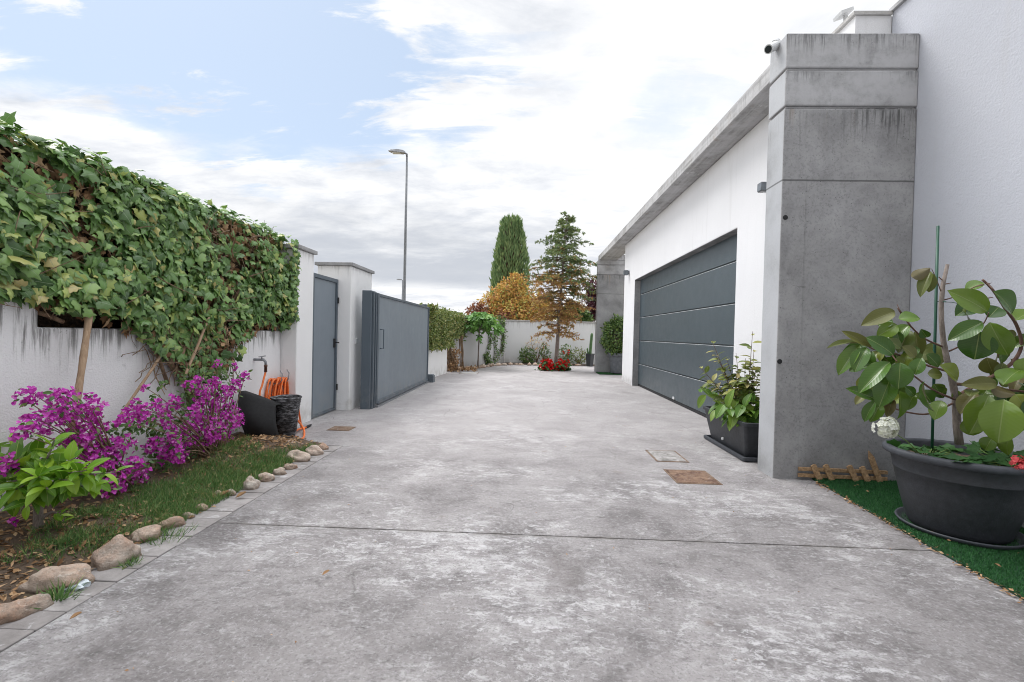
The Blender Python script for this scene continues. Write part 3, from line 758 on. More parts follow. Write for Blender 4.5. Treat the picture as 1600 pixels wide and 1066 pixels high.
def stone_w(cx, cy, a, bb, h, rot, label, seed):
    b = MB(); rock(b, (cx, cy, 0), a, bb, h, rot, seed, 4)
    o = obj('edging_stone', b, MT['stone'], loc=(cx, cy, 0), smooth=True); tag(o, label, 'stone', 'stones edging the flower bed')
def sp_(px, py): q = gz(px, py); return q.x, q.y
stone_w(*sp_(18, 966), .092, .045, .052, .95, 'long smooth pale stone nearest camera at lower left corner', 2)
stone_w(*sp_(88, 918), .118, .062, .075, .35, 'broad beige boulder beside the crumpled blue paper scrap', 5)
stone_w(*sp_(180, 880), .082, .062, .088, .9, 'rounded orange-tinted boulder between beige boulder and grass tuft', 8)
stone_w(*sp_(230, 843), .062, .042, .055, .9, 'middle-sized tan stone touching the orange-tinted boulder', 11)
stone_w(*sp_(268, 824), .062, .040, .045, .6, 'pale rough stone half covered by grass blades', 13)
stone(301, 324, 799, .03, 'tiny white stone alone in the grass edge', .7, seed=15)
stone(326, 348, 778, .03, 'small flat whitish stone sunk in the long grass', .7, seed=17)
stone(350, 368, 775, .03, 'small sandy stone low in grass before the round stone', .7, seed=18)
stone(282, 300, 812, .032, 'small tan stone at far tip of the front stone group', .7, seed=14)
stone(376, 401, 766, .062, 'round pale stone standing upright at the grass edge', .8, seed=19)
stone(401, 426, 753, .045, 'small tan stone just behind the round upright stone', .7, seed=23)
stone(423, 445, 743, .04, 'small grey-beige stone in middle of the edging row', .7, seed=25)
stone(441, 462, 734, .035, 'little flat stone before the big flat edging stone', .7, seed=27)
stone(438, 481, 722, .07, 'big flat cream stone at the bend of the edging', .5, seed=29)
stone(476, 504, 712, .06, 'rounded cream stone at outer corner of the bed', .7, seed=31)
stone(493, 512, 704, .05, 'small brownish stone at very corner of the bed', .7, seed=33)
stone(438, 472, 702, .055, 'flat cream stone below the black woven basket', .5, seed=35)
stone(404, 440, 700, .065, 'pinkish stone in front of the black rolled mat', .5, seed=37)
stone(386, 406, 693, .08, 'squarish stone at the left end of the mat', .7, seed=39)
# far edging stones
pts = [gz(*p) for p in ((697.5, 580), (722, 577.5), (747, 575.5), (780, 571), (806, 570.5), (838, 571.5))]+[Vector((1.0, 16.4, 0)), Vector((2.0, 16.6, 0))]
cum = [0]
for a, b_ in zip(pts, pts[1:]): cum.append(cum[-1]+(b_-a).length)
s0 = 0.0; k = 0
while s0 < cum[-1]:
    i = max(q for q in range(len(cum)) if cum[q] <= s0); i = min(i, len(pts)-2)
    p = pts[i].lerp(pts[i+1], (s0-cum[i])/(cum[i+1]-cum[i])); wd = rng.uniform(.07, .15)
    b = MB(); rock(b, (p.x, p.y+rng.uniform(-.05, .05), 0), wd, wd*.7, rng.uniform(.05, .095), rng.uniform(0, 3), 50+k, 2)
    o = obj('border_stone', b, MT['stone'], loc=(p.x, p.y, 0), smooth=True); tag(o, 'small pale stone in the border row at far end', 'stone', 'stones edging the far bed')
    s0 += wd*2.05; k += 1
# far bed soil
fb = MB(); e = [(-2.25, 12.85), (-2.2, 13.2), (-1.5, 14.35), (-.95, 16.2), (1.0, 16.5), (2.7, 16.7), (2.7, 17.05), (-.83, 16.88)]
n = len(e); fb.raw([(x, y, .035) for x, y in e]+[(x, y, -.02) for x, y in e], [tuple(range(n))]+[(i, i+n, (i+1) % n+n, (i+1) % n) for i in range(n)])
tag(obj('far_soil', fb, MT['soil']), kind='structure')

# paper scrap
b = MB(); pc_ = gz(119, 920); rock(b, (pc_.x, pc_.y, 0), .045, .022, .022, .3, 91, 3, .9)
o = obj('paper_scrap', b, MT['paper'], loc=(pc_.x, pc_.y, 0)); tag(o, 'crumpled pale blue paper scrap against the beige boulder', 'litter')

# ================================================================== IVY HEDGE
def hedge_bottom(Y):
    pts = [(-2, 1.25), (2.40, 1.25), (2.52, 1.17), (2.9, 1.12), (3.05, 1.06), (3.3, .90), (3.55, .74), (3.85, .68), (4.1, .80), (4.35, 1.02), (4.6, 1.09), (5.2, 1.12)]
    for (a, za), (b_, zb) in zip(pts, pts[1:]):
        if a <= Y <= b_: return za+(zb-za)*(Y-a)/(b_-a)
    return 1.1
def hedge_top(Y): return 2.135+.035*nz((Y*2.3, 0, 5))+.02*nz((Y*7, 1, 5))
def hedge_face(Y, z):   # X of leaf surface
    low = max(0, (1.2-z))*.10
    top = max(0, (z-1.95))*.35
    return -2.70+.055*nz((Y*1.5, z*1.5, 9))+.03*nz((Y*4, z*4, 2))-low-top
iv = thing('ivy_hedge', 'long ivy hedge hanging over the low white wall at left', 'hedge', (-2.95, 3, 1.08))
b = MB(); ny, nzz = 120, 26; Ys = np.linspace(-.9, 5.06, ny); V = []
for Y in Ys:
    zb = max(hedge_bottom(Y)+.05, 1.0 if not 3.1 < Y < 4.3 else 0); zt = hedge_top(Y)-.06
    for i in range(nzz):
        z = zb+(zt-zb)*i/(nzz-1); V.append((hedge_face(Y, z)-.10+.03*nz((Y*9, z*9, 1)) if z > 1.08 else -2.775, Y, z))
b.raw(V, [(j*nzz+i, (j+1)*nzz+i, (j+1)*nzz+i+1, j*nzz+i+1) for j in range(ny-1) for i in range(nzz-1)])
V = []
for Y in Ys:
    for i in range(6): V.append((hedge_face(Y, 2.1)-.10-.07*i, Y, hedge_top(Y)-.06+.02*nz((Y*8, i, 3))))
b.raw(V, [(j*6+i, (j+1)*6+i, (j+1)*6+i+1, j*6+i+1) for j in range(ny-1) for i in range(5)])
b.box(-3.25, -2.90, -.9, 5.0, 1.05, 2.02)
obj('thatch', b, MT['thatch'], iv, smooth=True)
def sparse(Y, z): return mnoise.noise(Vector((Y*1.9, z*2.6, 7.7)))+.6*mnoise.noise(Vector((Y*4.6, z*4.6, 1.7)))
def ivy_pts(n, inner):
    P = []; 
    while len(P) < n:
        Y = rng.uniform(.9, 5.03) if rng.random() < .85 else rng.uniform(-.8, 1.2)
        zb, zt = hedge_bottom(Y), hedge_top(Y); z = zb+(zt-zb)*rng.random()
        if 2.5 < Y < 3.05 and z < 1.24 and rng.random() < .6 and not inner: continue
        s = sparse(Y, z)*1.4+(.22 if z < zb+.12 else 0)+(.10 if 3.9 < Y < 4.9 else -.12)
        if z < 1.04: s += .10
        if inner:
            if s < -.15 and rng.random() < .7: continue
            x = hedge_face(Y, z)-rng.uniform(.02, .12)
        else:
            if s > .10 and rng.random() < .82: continue
            x = hedge_face(Y, z)+rng.uniform(-.05, .045)
        if z < 1.07: x = -2.765+rng.uniform(0, .075)
        P.append((x, Y, z))
    return np.array(P)
b = MB()
for t_ in TP_IVY:
    P = ivy_pts(2050, False); n = len(P)
    ang = rng.normal(0, .95, n); Yd = np.stack([.25+rng.normal(0, .25, n), np.sin(ang), -np.cos(ang)], 1)
    N = np.stack([np.full(n, .9), rng.normal(-.15, .55, n), .50+rng.normal(0, .5, n)], 1)
    sz = np.clip(rng.lognormal(math.log(.060), .36, n), .024, .108)
    b.inst(t_, P, Yd, N, sz)
    # crest leaves on the top
    m = 330; Yt = rng.uniform(.0, 5.05, m); P = np.array([(rng.uniform(-3.0, -2.70), Y, hedge_top(Y)+rng.uniform(-.06, .03)) for Y in Yt])
    N = np.stack([.45+rng.normal(0, .4, m), rng.normal(-.2, .4, m), np.full(m, .9)], 1)
    b.inst(t_, P, unit(np.stack([.7+rng.normal(0, .4, m), rng.normal(0, .8, m), rng.normal(-.15, .35, m)], 1)), N, rng.uniform(.035, .085, m))
n = 150; P = np.stack([rng.uniform(-2.63, -2.585, n), rng.uniform(4.92, 5.03, n), rng.uniform(1.22, 2.10, n)], 1)
b.inst(TP_IVY[2], P, np.stack([.2+rng.normal(0, .3, n), rng.normal(-.3, .5, n), rng.normal(-1, .3, n)], 1), np.stack([np.full(n, .8), rng.normal(-.5, .5, n), rng.normal(.5, .4, n)], 1), rng.uniform(.035, .075, n))
obj('foliage', b, MT['ivy'], iv, smooth=True)
b = MB(); P = ivy_pts(3200, True); n = len(P)
b.inst(TP_IVY[1], P, unit(np.stack([rng.normal(.1, .3, n), rng.normal(0, .6, n), rng.normal(-.7, .5, n)], 1)), np.stack([np.full(n, .8), rng.normal(0, .6, n), rng.normal(.2, .6, n)], 1), rng.uniform(.03, .075, n))
obj('dead_leaves', b, MT['dead'], iv, smooth=True)
b = MB()
for i in range(430):
    p = ivy_pts(1, True)[0]; p[0] += .05; d = unit(np.array([rng.normal(.05, .15), rng.normal(0, .8), rng.normal(-.05, .45)])); L = rng.uniform(.08, .30); pts = []
    if p[1] > 4.75 or p[2]+d[2]*L > hedge_top(p[1])-.02 or p[2] < 1.1: continue
    bend = rng.normal(0, .25, 3)
    for k in range(5):
        t_ = k/4; q = p+d*L*t_+bend*L*t_*t_; q[0] = max(q[0], -2.772); pts.append(q)
    b.tube(pts, np.linspace(rng.uniform(.0025, .006), .0012, 5).tolist(), 5, False)
def px_branch(b, pl, X, r, jit=.015):
    P = [gx(x, y, X+rng.uniform(-jit, jit)) for x, y in pl]; b.tube(P, np.linspace(r[0], r[1], len(P)).tolist(), 7)
px_branch(b, [(300, 640), (292, 600), (268, 570), (255, 540), (240, 500)], -2.735, (.028, .02))
px_branch(b, [(310, 630), (300, 590), (282, 556), (300, 520), (330, 490), (362, 475), (372, 455), (368, 430)], -2.70, (.022, .01))
px_branch(b, [(262, 600), (248, 560), (228, 530), (205, 515)], -2.74, (.014, .008))
px_branch(b, [(330, 600), (322, 560), (345, 520), (380, 500)], -2.72, (.012, .006))
px_branch(b, [(58, 488), (75, 493), (98, 503)], -2.80, (.014, .014), 0)
for i in range(120):
    Y = rng.uniform(3.15, 4.15); z0 = rng.uniform(.75, 1.15); p = Vector((-2.755+rng.uniform(0, .06), Y, z0)); pts = []
    dd = Vector((rng.normal(.02, .05), rng.normal(-.1, .5), rng.normal(-.2, .6))).normalized()
    for k in range(5): pts.append(p+dd*(.05*k)+Vector((.012*k*rng.normal(0, .3), rng.normal(0, .008), 0)))
    b.tube(pts, .0028, 4, False)
obj('stems', b, MT['twig'], iv, smooth=True)

# ================================================================== CANES
def cane(p0, p1, X0, X1, r, label):
    a = gx(*p0, X0); c = gx(*p1, X1); b = MB(); P = []
    for k in range(9):
        t_ = k/8; q = a.lerp(c, t_); q += Vector((0, .012*nz((t_*3, r*100, 1)), .0)); P.append(q)
    b.tube(P, [r*(1.12 if k % 2 else .97) for k in range(9)], 10)
    o = obj('cane', b, MT['cane'], loc=a, smooth=True); tag(o, label, 'cane', 'canes propped against the garden wall')
cane((108, 700), (141, 478), -2.55, -2.70, .0165, 'thick brown cane leaning upright against the garden wall')
cane((182, 660), (272, 525), -2.68, -2.72, .009, 'thin grey cane slanting under the ivy toward bougainvillea')
cane((284, 600), (327, 496), -2.64, -2.66, .010, 'short cane poking out of ivy above right bougainvillea')

# ================================================================== BOUGAINVILLEA
def bougainvillea(label, blobs, leaf_blobs, base, dens=1.0, seed=0):
    t = thing('bougainvillea', label, 'bougainvillea', (base[0], base[1], .03))
    fb, lb, sb = MB(), MB(), MB()
    for (x, y, r) in blobs:
        px, py = x/2.221, 500+y/2.221
        X = rng.uniform(-2.58, -2.36); c = np.array(gx(px, py, X)); rr = r/2.221*c[1]/F_PX
        n = max(5, int(rr*rr*7600*dens)+3)
        o = unit(rng.normal(size=(n, 3)))*rr*rng.uniform(.2, 1.05, (n, 1))**.6*np.array([.7, 1, 1])
        fc = c+o; fc[:, 0] = np.maximum(fc[:, 0], -2.765)
        ax = unit(o/rr*.9+np.array([.55, -.35, .35])+rng.normal(0, .45, (n, 3)))
        for k in range(3):   # three bracts per flower
            q = unit(np.cross(ax, rdir(n))); 
            a = 2*PI*k/3
            u0 = unit(np.cross(ax, [.2, .3, .9])); v0 = np.cross(ax, u0)
            dr = unit(u0*math.cos(a)+v0*math.sin(a)+ax*.75+q*.25)
            fb.inst(TP_BRACT, fc, dr, ax-dr*.3, rng.uniform(.013, .024, n), rng.uniform(.014, .026, n))
        wk = rng.random(n) < .3; fb.inst(TP_QUAD, fc[wk]+ax[wk]*.006, ax[wk]+rdir(int(wk.sum()))*.5, rdir(int(wk.sum())), .008, .010, mi=1)
        m = int(n*.30); o = unit(rng.normal(size=(m, 3)))*rr*rng.uniform(.5, 1.15, (m, 1))
        q = c+o; q[:, 0] = np.maximum(q[:, 0], -2.76)
        lb.inst(TP_OVAL, q, rdir(m)+np.array([.3, 0, -.2]), np.array([.5, -.4, .7])+rng.normal(0, .4, (m, 3)), rng.uniform(.022, .042, m))
        # a shoot carrying the cluster
        bp = Vector((base[0]+rng.uniform(-.05, .05), base[1]+rng.uniform(-.08, .08), .05)); e_ = Vector(c); mid = bp.lerp(e_, .55)+Vector((.03, 0, .10))
        pts = [(bp.lerp(mid, s)).lerp(mid.lerp(e_, s), s) for s in np.linspace(0, 1, 8)]
        sb.tube(pts, np.linspace(.006, .002, 8).tolist(), 5, False)
    for (x, y, r) in leaf_blobs:
        px, py = x/2.221, 500+y/2.221; X = rng.uniform(-2.66, -2.50); c = np.array(gx(px, py, X)); rr = r/2.221*c[1]/F_PX
        m = int(rr*rr*5200)+6; o = unit(rng.normal(size=(m, 3)))*rr*rng.uniform(.2, 1.1, (m, 1))
        q = c+o; q[:, 0] = np.maximum(q[:, 0], -2.76)
        lb.inst(TP_OVAL, q, rdir(m)+np.array([.4, 0, -.2]), np.array([.6, -.4, .7])+rng.normal(0, .4, (m, 3)), rng.uniform(.025, .045, m))
    obj('bracts', fb, [MT['brac'], MT['white_petal']], t); obj('leaves', lb, MT['small_green'], t, smooth=True); obj('stems', sb, MT['twig'], t, smooth=True)
bougainvillea('low sprawling magenta bougainvillea behind the lemon tree at left',
    [(85, 275, 36), (125, 262, 30), (205, 262, 34), (235, 262, 26), (120, 340, 34), (90, 385, 34), (60, 400, 26), (150, 365, 36), (200, 325, 36), (240, 345, 34), (300, 290, 40), (330, 310, 36), (310, 345, 42), (345, 365, 32), (250, 385, 30), (290, 400, 40), (270, 440, 42), (320, 430, 46), (360, 445, 46), (320, 480, 44), (400, 440, 42), (440, 430, 36), (390, 480, 40), (350, 500, 40), (230, 420, 32), (470, 500, 34), (440, 545, 40), (490, 525, 32), (400, 555, 36), (370, 580, 34), (345, 560, 26), (500, 545, 24), (20, 495, 34), (35, 520, 28), (0, 510, 34), (420, 580, 24), (210, 300, 30), (170, 330, 30), (40, 705, 10)],
    [(260, 300, 30), (230, 300, 26), (350, 400, 30), (420, 490, 34), (300, 520, 40), (380, 380, 26)], (-2.55, 2.75), 1.0)
bougainvillea('tall magenta bougainvillea bush beside the black mat under ivy',
    [(440, 330, 28), (420, 355, 28), (470, 290, 20), (505, 235, 12), (500, 310, 30), (480, 345, 30), (540, 300, 26), (600, 285, 30), (580, 320, 30), (560, 340, 26), (655, 230, 20), (690, 235, 28), (720, 250, 26), (755, 155, 13), (745, 215, 22), (770, 240, 28), (815, 165, 14), (820, 225, 26), (850, 195, 18), (740, 270, 34), (700, 290, 36), (760, 290, 30), (680, 320, 32), (720, 330, 44), (760, 340, 44), (800, 320, 36), (820, 350, 30), (700, 370, 42), (740, 385, 46), (780, 390, 40), (660, 370, 32), (640, 380, 24), (690, 420, 40), (740, 425, 34), (600, 410, 28), (540, 425, 30), (520, 440, 26), (570, 440, 28), (600, 455, 34), (580, 480, 30), (620, 470, 30), (640, 460, 18), (650, 425, 28), (590, 375, 20), (800, 260, 24), (690, 200, 16)],
    [(480, 370, 40), (530, 370, 44), (560, 400, 44), (610, 350, 40), (640, 310, 40), (660, 270, 40), (690, 260, 36), (720, 210, 34), (760, 200, 40), (650, 230, 40), (610, 430, 40), (660, 460, 36), (540, 470, 40), (560, 510, 44), (600, 510, 30), (640, 200, 34), (700, 180, 34), (770, 170, 26), (830, 200, 22), (560, 220, 16), (530, 270, 20), (440, 380, 26)], (-2.5, 3.55), 1.0)

# ================================================================== LEMON TREE
t = thing('lemon_tree', 'young lemon tree with bright glossy leaves in the front bed', 'tree', (-2.41, 2.16, .04))
sb, lb = MB(), MB()
crown = Vector((-2.40, 2.16, .36))
sb.tube([(-2.41, 2.16, .0), (-2.405, 2.155, .12), (-2.41, 2.16, .26), crown], [.022, .019, .017, .014], 10)
LP, LD, LN, LS = [], [], [], []
shoots = [(85, 688, 2.12), (55, 705, 2.2), (25, 720, 2.1), (118, 715, 2.15), (135, 735, 2.05), (180, 738, 2.10), (165, 755, 2.2), (25, 765, 2.0), (5, 790, 2.1), (75, 765, 1.98), (105, 750, 2.05), (0, 735, 2.2), (45, 790, 2.02), (60, 745, 1.98), (90, 725, 2.2), (100, 775, 2.15), (-20, 760, 2.1), (-15, 705, 2.2), (130, 760, 2.1), (20, 690, 2.3), (100, 815, 2.18)]
for px, py, Y in shoots:
    e_ = gy(px, py, Y); mid = crown.lerp(e_, .5)+Vector((0, 0, -.02)); st = crown if py < 800 else Vector((-2.41, 2.16, .1))
    pts = [st.lerp(mid, s).lerp(mid.lerp(e_, s), s) for s in np.linspace(0, 1, 7)]
    sb.tube(pts, np.linspace(.008, .003, 7).tolist(), 6, False)
    ax = (e_-st).normalized()
    for k in range(12 if py < 800 else 6):
        s = 1-.6*k/12; p = Vector(pts[int(s*6)]); a = k*2.4+rng.uniform(-.4, .4)
        u0 = ax.orthogonal().normalized(); v0 = ax.cross(u0)
        dd = (u0*math.cos(a)+v0*math.sin(a))*1.0+ax*(.85-.5*k/9)+Vector((0, 0, .12))
        LP.append(p); LD.append(dd.normalized()); LN.append(Vector((.15, -.2, 1))+Vector(rng.normal(0, .25, 3))); LS.append(rng.uniform(.05, .115) if py < 800 else rng.uniform(.04, .06))
lb.inst(TP_LEMON, np.array(LP), np.array(LD), np.array(LN), np.array(LS))
obj('trunk', sb, MT['bark_grey'], t, smooth=True); obj('leaves', lb, MT['lemon'], t, smooth=True)

# ================================================================== GRASS, LITTER
n = 0; P = []
while len(P) < 15000:
    x = rng.uniform(-2.55, -1.90); y = rng.uniform(1.75, 4.15)
    m = nz((x*3, y*3, 4))*.7+nz((x*9, y*9, 8))*.35
    core = 1-abs((y-2.95)/1.05)**3; edge = (x+1.99)/.16
    side = -abs((x+2.08)/.42)**3+.75
    edgeg = .55 if (x > -1.99 and y > 2.35) else 0
    if y < 2.25 and x > -2.02: edgeg -= .6
    if (m+.55*core+side*.55+edgeg-.55) < rng.uniform(-.1, .35): continue
    P.append((x, y, bed_z(max(-2.78, x), y)-.004))
P = np.array(P); n = len(P)
D = np.stack([rng.normal(.1, .5, n), rng.normal(-.05, .5, n), np.full(n, 1.0)], 1)
gb = MB(); gb.inst(TP_BLADE, P, D, np.stack([rng.normal(0, 1, n), rng.normal(0, 1, n), np.full(n, .3)], 1), rng.uniform(.025, .075, n), rng.uniform(.0022, .0042, n))
o = obj('grass', gb, MT['grass']); tag(o, 'green grass growing along the front of the flower bed', 'grass', kind='stuff')
def tuft(x, y, n, h, label, wide=.006, name='weed', sp=.03):
    b = MB(); P = np.stack([x+rng.normal(0, sp*.5, n), y+rng.normal(0, sp*.5, n), np.full(n, .002)], 1)
    D = np.stack([(P[:, 0]-x)/sp+rng.normal(0, .35, n), (P[:, 1]-y)/sp+rng.normal(0, .35, n), np.full(n, 1.1)], 1)
    b.inst(TP_BLADE, P, D, rdir(n), rng.uniform(h*.5, h, n), rng.uniform(wide*.6, wide, n))
    o = obj(name, b, MT['grass'], loc=(x, y, 0)); tag(o, label, 'weed')
tuft(gz(92, 938).x, gz(92, 938).y, 60, .085, 'feathery green weed between the two front stones', .007, sp=.04)
tuft(gz(205, 884).x, gz(205, 884).y, 90, .05, 'tiny grass tuft on pavers before the orange-tinted boulder', .004)
tuft(gz(258, 842).x, gz(258, 842).y, 160, .06, 'grass tuft spilling onto pavers past the tan stone', .004, sp=.09)
tuft(-2.33, 1.86, 50, .10, 'grass tuft at left picture edge in bare soil', .006, sp=.05)
P = []
while len(P) < 4200:
    x = rng.uniform(-2.75, -1.9); y = rng.uniform(1.2, 4.3)
    k = math.exp(-((x+2.4)**2/.1+(y-3.8)**2/.3))+.6*math.exp(-((x+2.35)**2/.16+(y-2.0)**2/.5))+.06
    if rng.random() > k: continue
    P.append((x, y, bed_z(x, y)+.006))
P = np.array(P); n = len(P)
b = MB(); b.inst(TP_MINI, P, np.stack([rng.normal(0, 1, n), rng.normal(0, 1, n), rng.normal(.1, .3, n)], 1), np.stack([rng.normal(0, .5, n), rng.normal(0, .5, n), np.full(n, 1)], 1), rng.uniform(.012, .045, n), rng.uniform(.012, .05, n))
o = obj('leaf_litter', b, MT['dead']); tag(o, 'dry brown leaf litter over soil of the flower bed', 'leaf litter', kind='stuff')
# larger curled dead leaves one can pick out
for i, (px, py, sz, lb_) in enumerate(((368, 778, .065, 'curled brown dead leaf on the grass edge by pavers'), (340, 777, .07, 'brown dead leaf lying in the grass beside curled leaf'), (503, 899, .035, 'small brown leaf lying alone on the bare driveway'), (108, 968, .038, 'yellowish fallen leaf on the pavers by front weed'), (40, 868, .08, 'broad brown dead leaf under the lemon tree'))):
    p = gz(px, py, .012 if px > 200 else .03); b = MB(); b.inst(oval_tpl(6, 4, .5, .5, -.3, .5, 1, .03), [p], [(.8, .5, .15)], [(0, -.2, 1)], [sz])
    o = obj('dead_leaf', b, MT['dead'], loc=p, smooth=True); tag(o, lb_, 'leaf')

# ================================================================== BASKET, MAT, HOSE, TAP
bc = Vector((gy(446.5, 660, 4.36).x, 4.36, 0))
b = MB(); prof = [(.0, .01), (.075, .01)]
for i in range(22):
    z = .012+i*.0185; r = .078+.05*(i/21); prof += [(r+.004, z), (r+.008, z+.009), (r+.004, z+.0165)]
prof += [(.140, .425), (.142, .435), (.130, .437), (.124, .42), (.10, .10), (0, .09)]
# uneven rounds: wobble the ribs a little
b.lathe(bc, prof, 56)
V = b.V[0]
for v in V:
    a = math.atan2(v[1]-bc.y, v[0]-bc.x); v[2] += .010*nz((math.cos(a)*2, math.sin(a)*2, v[2]*11))
t = thing('basket', 'tall black ribbed planter basket next to white gate pillar', 'basket', bc)
obj('basket_body', b, MT['basket'], t, smooth=True)
mt = thing('rolled_mat', 'black rubber mat draped and rolled at the basket side', 'mat', (-2.42, 4.25, 0))
def sheet(rows, th=.010):
    mb = MB(); nr, nc = len(rows), len(rows[0]); V = [p for r in rows for p in r]
    mb.raw(V, [(i*nc+k, i*nc+k+1, (i+1)*nc+k+1, (i+1)*nc+k) for i in range(nr-1) for k in range(nc-1)]); return mb
# draped sheet: outlined by its corner positions, subdivided with a bulge
tl = gy(374, 613, 4.22); tr = gy(431, 634, 4.16); bl = gy(385, 683, 4.12); br = gy(440, 693, 4.10)
rows = []
for i in range(15):
    v = i/14; row = []
    for k in range(17):
        u = k/16; p = tl.lerp(tr, u).lerp(bl.lerp(br, u), v)
        p = p+Vector((0, -.10*math.sin(PI*min(1, v*1.1))*(.4+.6*math.sin(PI*u))-.05*math.sin(PI*u), .02*math.sin(PI*u)*(1-v)))
        row.append(p)
    rows.append(row)
lip = [[p+Vector((.02*q, .035*q+.02, .012*math.sin(q*PI/2)-.012*q*q)) for p in rows[0]] for q in (4, 3, 2, 1)]
m = obj('mat_sheet', sheet(lip+rows), MT['matblack'], mt, smooth=True)
sol = m.modifiers.new('solid', 'SOLIDIFY'); sol.thickness = .010
rc = gy(386, 652, 4.12); rows = []
for i in range(46):
    a = i/45*2*PI*1.9; r = .018+.0040*a; row = []
    for k in range(5): row.append(rc+Vector((r*math.cos(a), -.05+.10*k, r*math.sin(a)*1.15)))
    rows.append(row)
m = obj('mat_roll', sheet(rows), MT['matblack'], mt, smooth=True); sol = m.modifiers.new('solid', 'SOLIDIFY'); sol.thickness = .008

wy = lambda px, py, X=-2.70: gx(px, py, X)
tp = thing('garden_tap', 'brass garden tap on white wall above the orange hose', 'tap', wy(400, 562, -2.778))
c0 = gx(400, 562, -2.76); c1 = Vector((-2.68, c0.y, c0.z))
b = MB(); b.tube([Vector((-2.785, c0.y, c0.z)), Vector((-2.72, c0.y, c0.z)), c1, c1+Vector((.02, .0, -.02)), c1+Vector((.022, 0, -.05))], [.014, .013, .015, .013, .012], 10); obj('spout', b, MT['galv'], tp, smooth=True)
b = MB(); b.tube([c1+Vector((-.02, 0, .0)), c1+Vector((-.02, 0, .03))], .006, 8); b.obox(c1+Vector((-.01, -.01, .034)), (.012, .035, .004), (.008, -.004, 0), (0, 0, .004)); obj('handle', b, MT['galv'], tp)
b = MB(); e0 = c1+Vector((.022, 0, -.05)); b.tube([e0, e0+Vector((0, 0, -.02)), e0+Vector((0, 0, -.021)), e0+Vector((0, 0, -.075))], [.017, .017, .014, .016], 10); obj('coupling', b, MT['brown_fit'], tp, smooth=True)
hk = thing('hose_rack', 'bent wire hose rack fixed to white wall by pillar', 'rack', gx(432, 592, -2.77))
b = MB(); q = gx(431, 594, -2.77)
for dy in (-.10, .04, .14):
    r0 = Vector((-2.779, q.y+dy, q.z-.02)); b.tube([r0, r0+Vector((.10, 0, -.01)), r0+Vector((.13, 0, .03)), r0+Vector((.135, .0, .10)), r0+Vector((.11, .0, .135))], .005, 7)
b.tube([Vector((-2.772, q.y-.12, q.z-.02)), Vector((-2.772, q.y+.16, q.z-.02))], .007, 7)
obj('wire', b, MT['galv'], hk, smooth=True)
hs = thing('garden_hose', 'orange garden hose coiled over the wall rack beside basket', 'hose', (-2.66, q.y, 0))
b = MB(); hz = q.z-.005
for i in range(15):
    ph = i*.41; w_ = .075+.018*math.sin(i*2.1); L = .42+.05*math.sin(i*1.7); x0 = -2.755+.011*(i % 9); oy = q.y+.02+.016*math.sin(i*3.3)-(.13 if i % 3 == 0 else 0)
    pts = []
    for k in range(25):
        a = 2*PI*k/24; yy = w_*math.sin(a)*(1.0+.45*(1-math.cos(a))/2); zz = (math.cos(a)-1)/2*L
        pts.append((x0+.014*math.sin(a+ph), oy+yy, hz+.03+zz))
    b.tube(pts, .0085, 8, False)
st = e0+Vector((0, 0, -.07)); g1 = gx(406, 620, -2.66); pts = [st, st.lerp(g1, .5)+Vector((0, -.005, 0)), g1, g1+Vector((.03, .08, -.25)), Vector((-2.55, q.y, .03))]
def smoothpath(pts, n=40):
    pts = [Vector(p) for p in pts]; out = []; P = [pts[0]]+pts+[pts[-1]]
    for i in range(len(pts)-1):
        for k in range(n//(len(pts)-1)):
            t_ = k/(n//(len(pts)-1)); p0, p1, p2, p3 = P[i:i+4]
            out.append(.5*((2*p1)+(p2-p0)*t_+(2*p0-5*p1+4*p2-p3)*t_*t_+(3*p1-p0-3*p2+p3)*t_**3))
    out.append(pts[-1]); return out
b.tube(smoothpath(pts), .0095, 8)
g_ = lambda px, py, z=.012: gz(px, py, z)
loop = [Vector((-2.45, q.y-.05, .03)), Vector((-2.38, 4.62, .35)), gy(463, 652, 4.72), gy(470, 663, 4.75), gy(475, 672, 4.72), g_(475, 682), g_(470, 686), g_(462, 683), g_(457, 678), gy(464, 672, 4.72), g_(478, 668)]
b.tube(smoothpath(loop, 80), .0105, 8)
obj('hose_line', b, MT['hose'], hs, smooth=True)
b = MB(); a_ = g_(478, 668); c_ = gz(486, 664, .014); b.tube([a_, a_.lerp(c_, .5), c_], [.013, .016, .010], 10); obj('nozzle', b, MT['rubber'], hs)

# ================================================================== RECTANGULAR PLANTER
def rbox(mb, x0, x1, y0, y1, z0, z1, tx, ty, r=.03, n=5):
    """tapered trough with rounded corners; tx,ty grow toward the top"""
    def ring(e, ex, z):
        a0, a1, b0, b1 = x0-ex, x1+ex, y0-e, y1+e; out = []
        for (cx, cy, s) in ((a1-r, b0+r, -PI/2), (a1-r, b1-r, 0), (a0+r, b1-r, PI/2), (a0+r, b0+r, PI)):
            for k in range(n): a = s+PI/2*k/(n-1); out.append((cx+r*math.cos(a), cy+r*math.sin(a), z))
        return out
    prof = [(0, 0, z0), (ty*.96, tx*.96, z1-.035), (ty, tx, z1-.033), (ty+.012, tx+.012, z1-.03), (ty+.012, tx+.012, z1-.003), (ty+.008, tx+.008, z1), (ty-.012, tx-.012, z1), (ty-.02, tx-.02, z1-.07)]
    V = []; 
    for e, ex, z in prof: V += ring(e, ex, z)
    m = 4*n; F = [(i*m+k, i*m+(k+1) % m, (i+1)*m+(k+1) % m, (i+1)*m+k) for i in range(len(prof)-1) for k in range(m)]
    F.append(tuple(range(m-1, -1, -1))); mb.raw(V, F); return [(len(prof)-1)*m+k for k in range(m)], ring(ty-.02, tx-.02, z1-.07)
pl = thing('planter', 'long rectangular black planter against the garage wall', 'planter', (2.13, 4.6, 0))
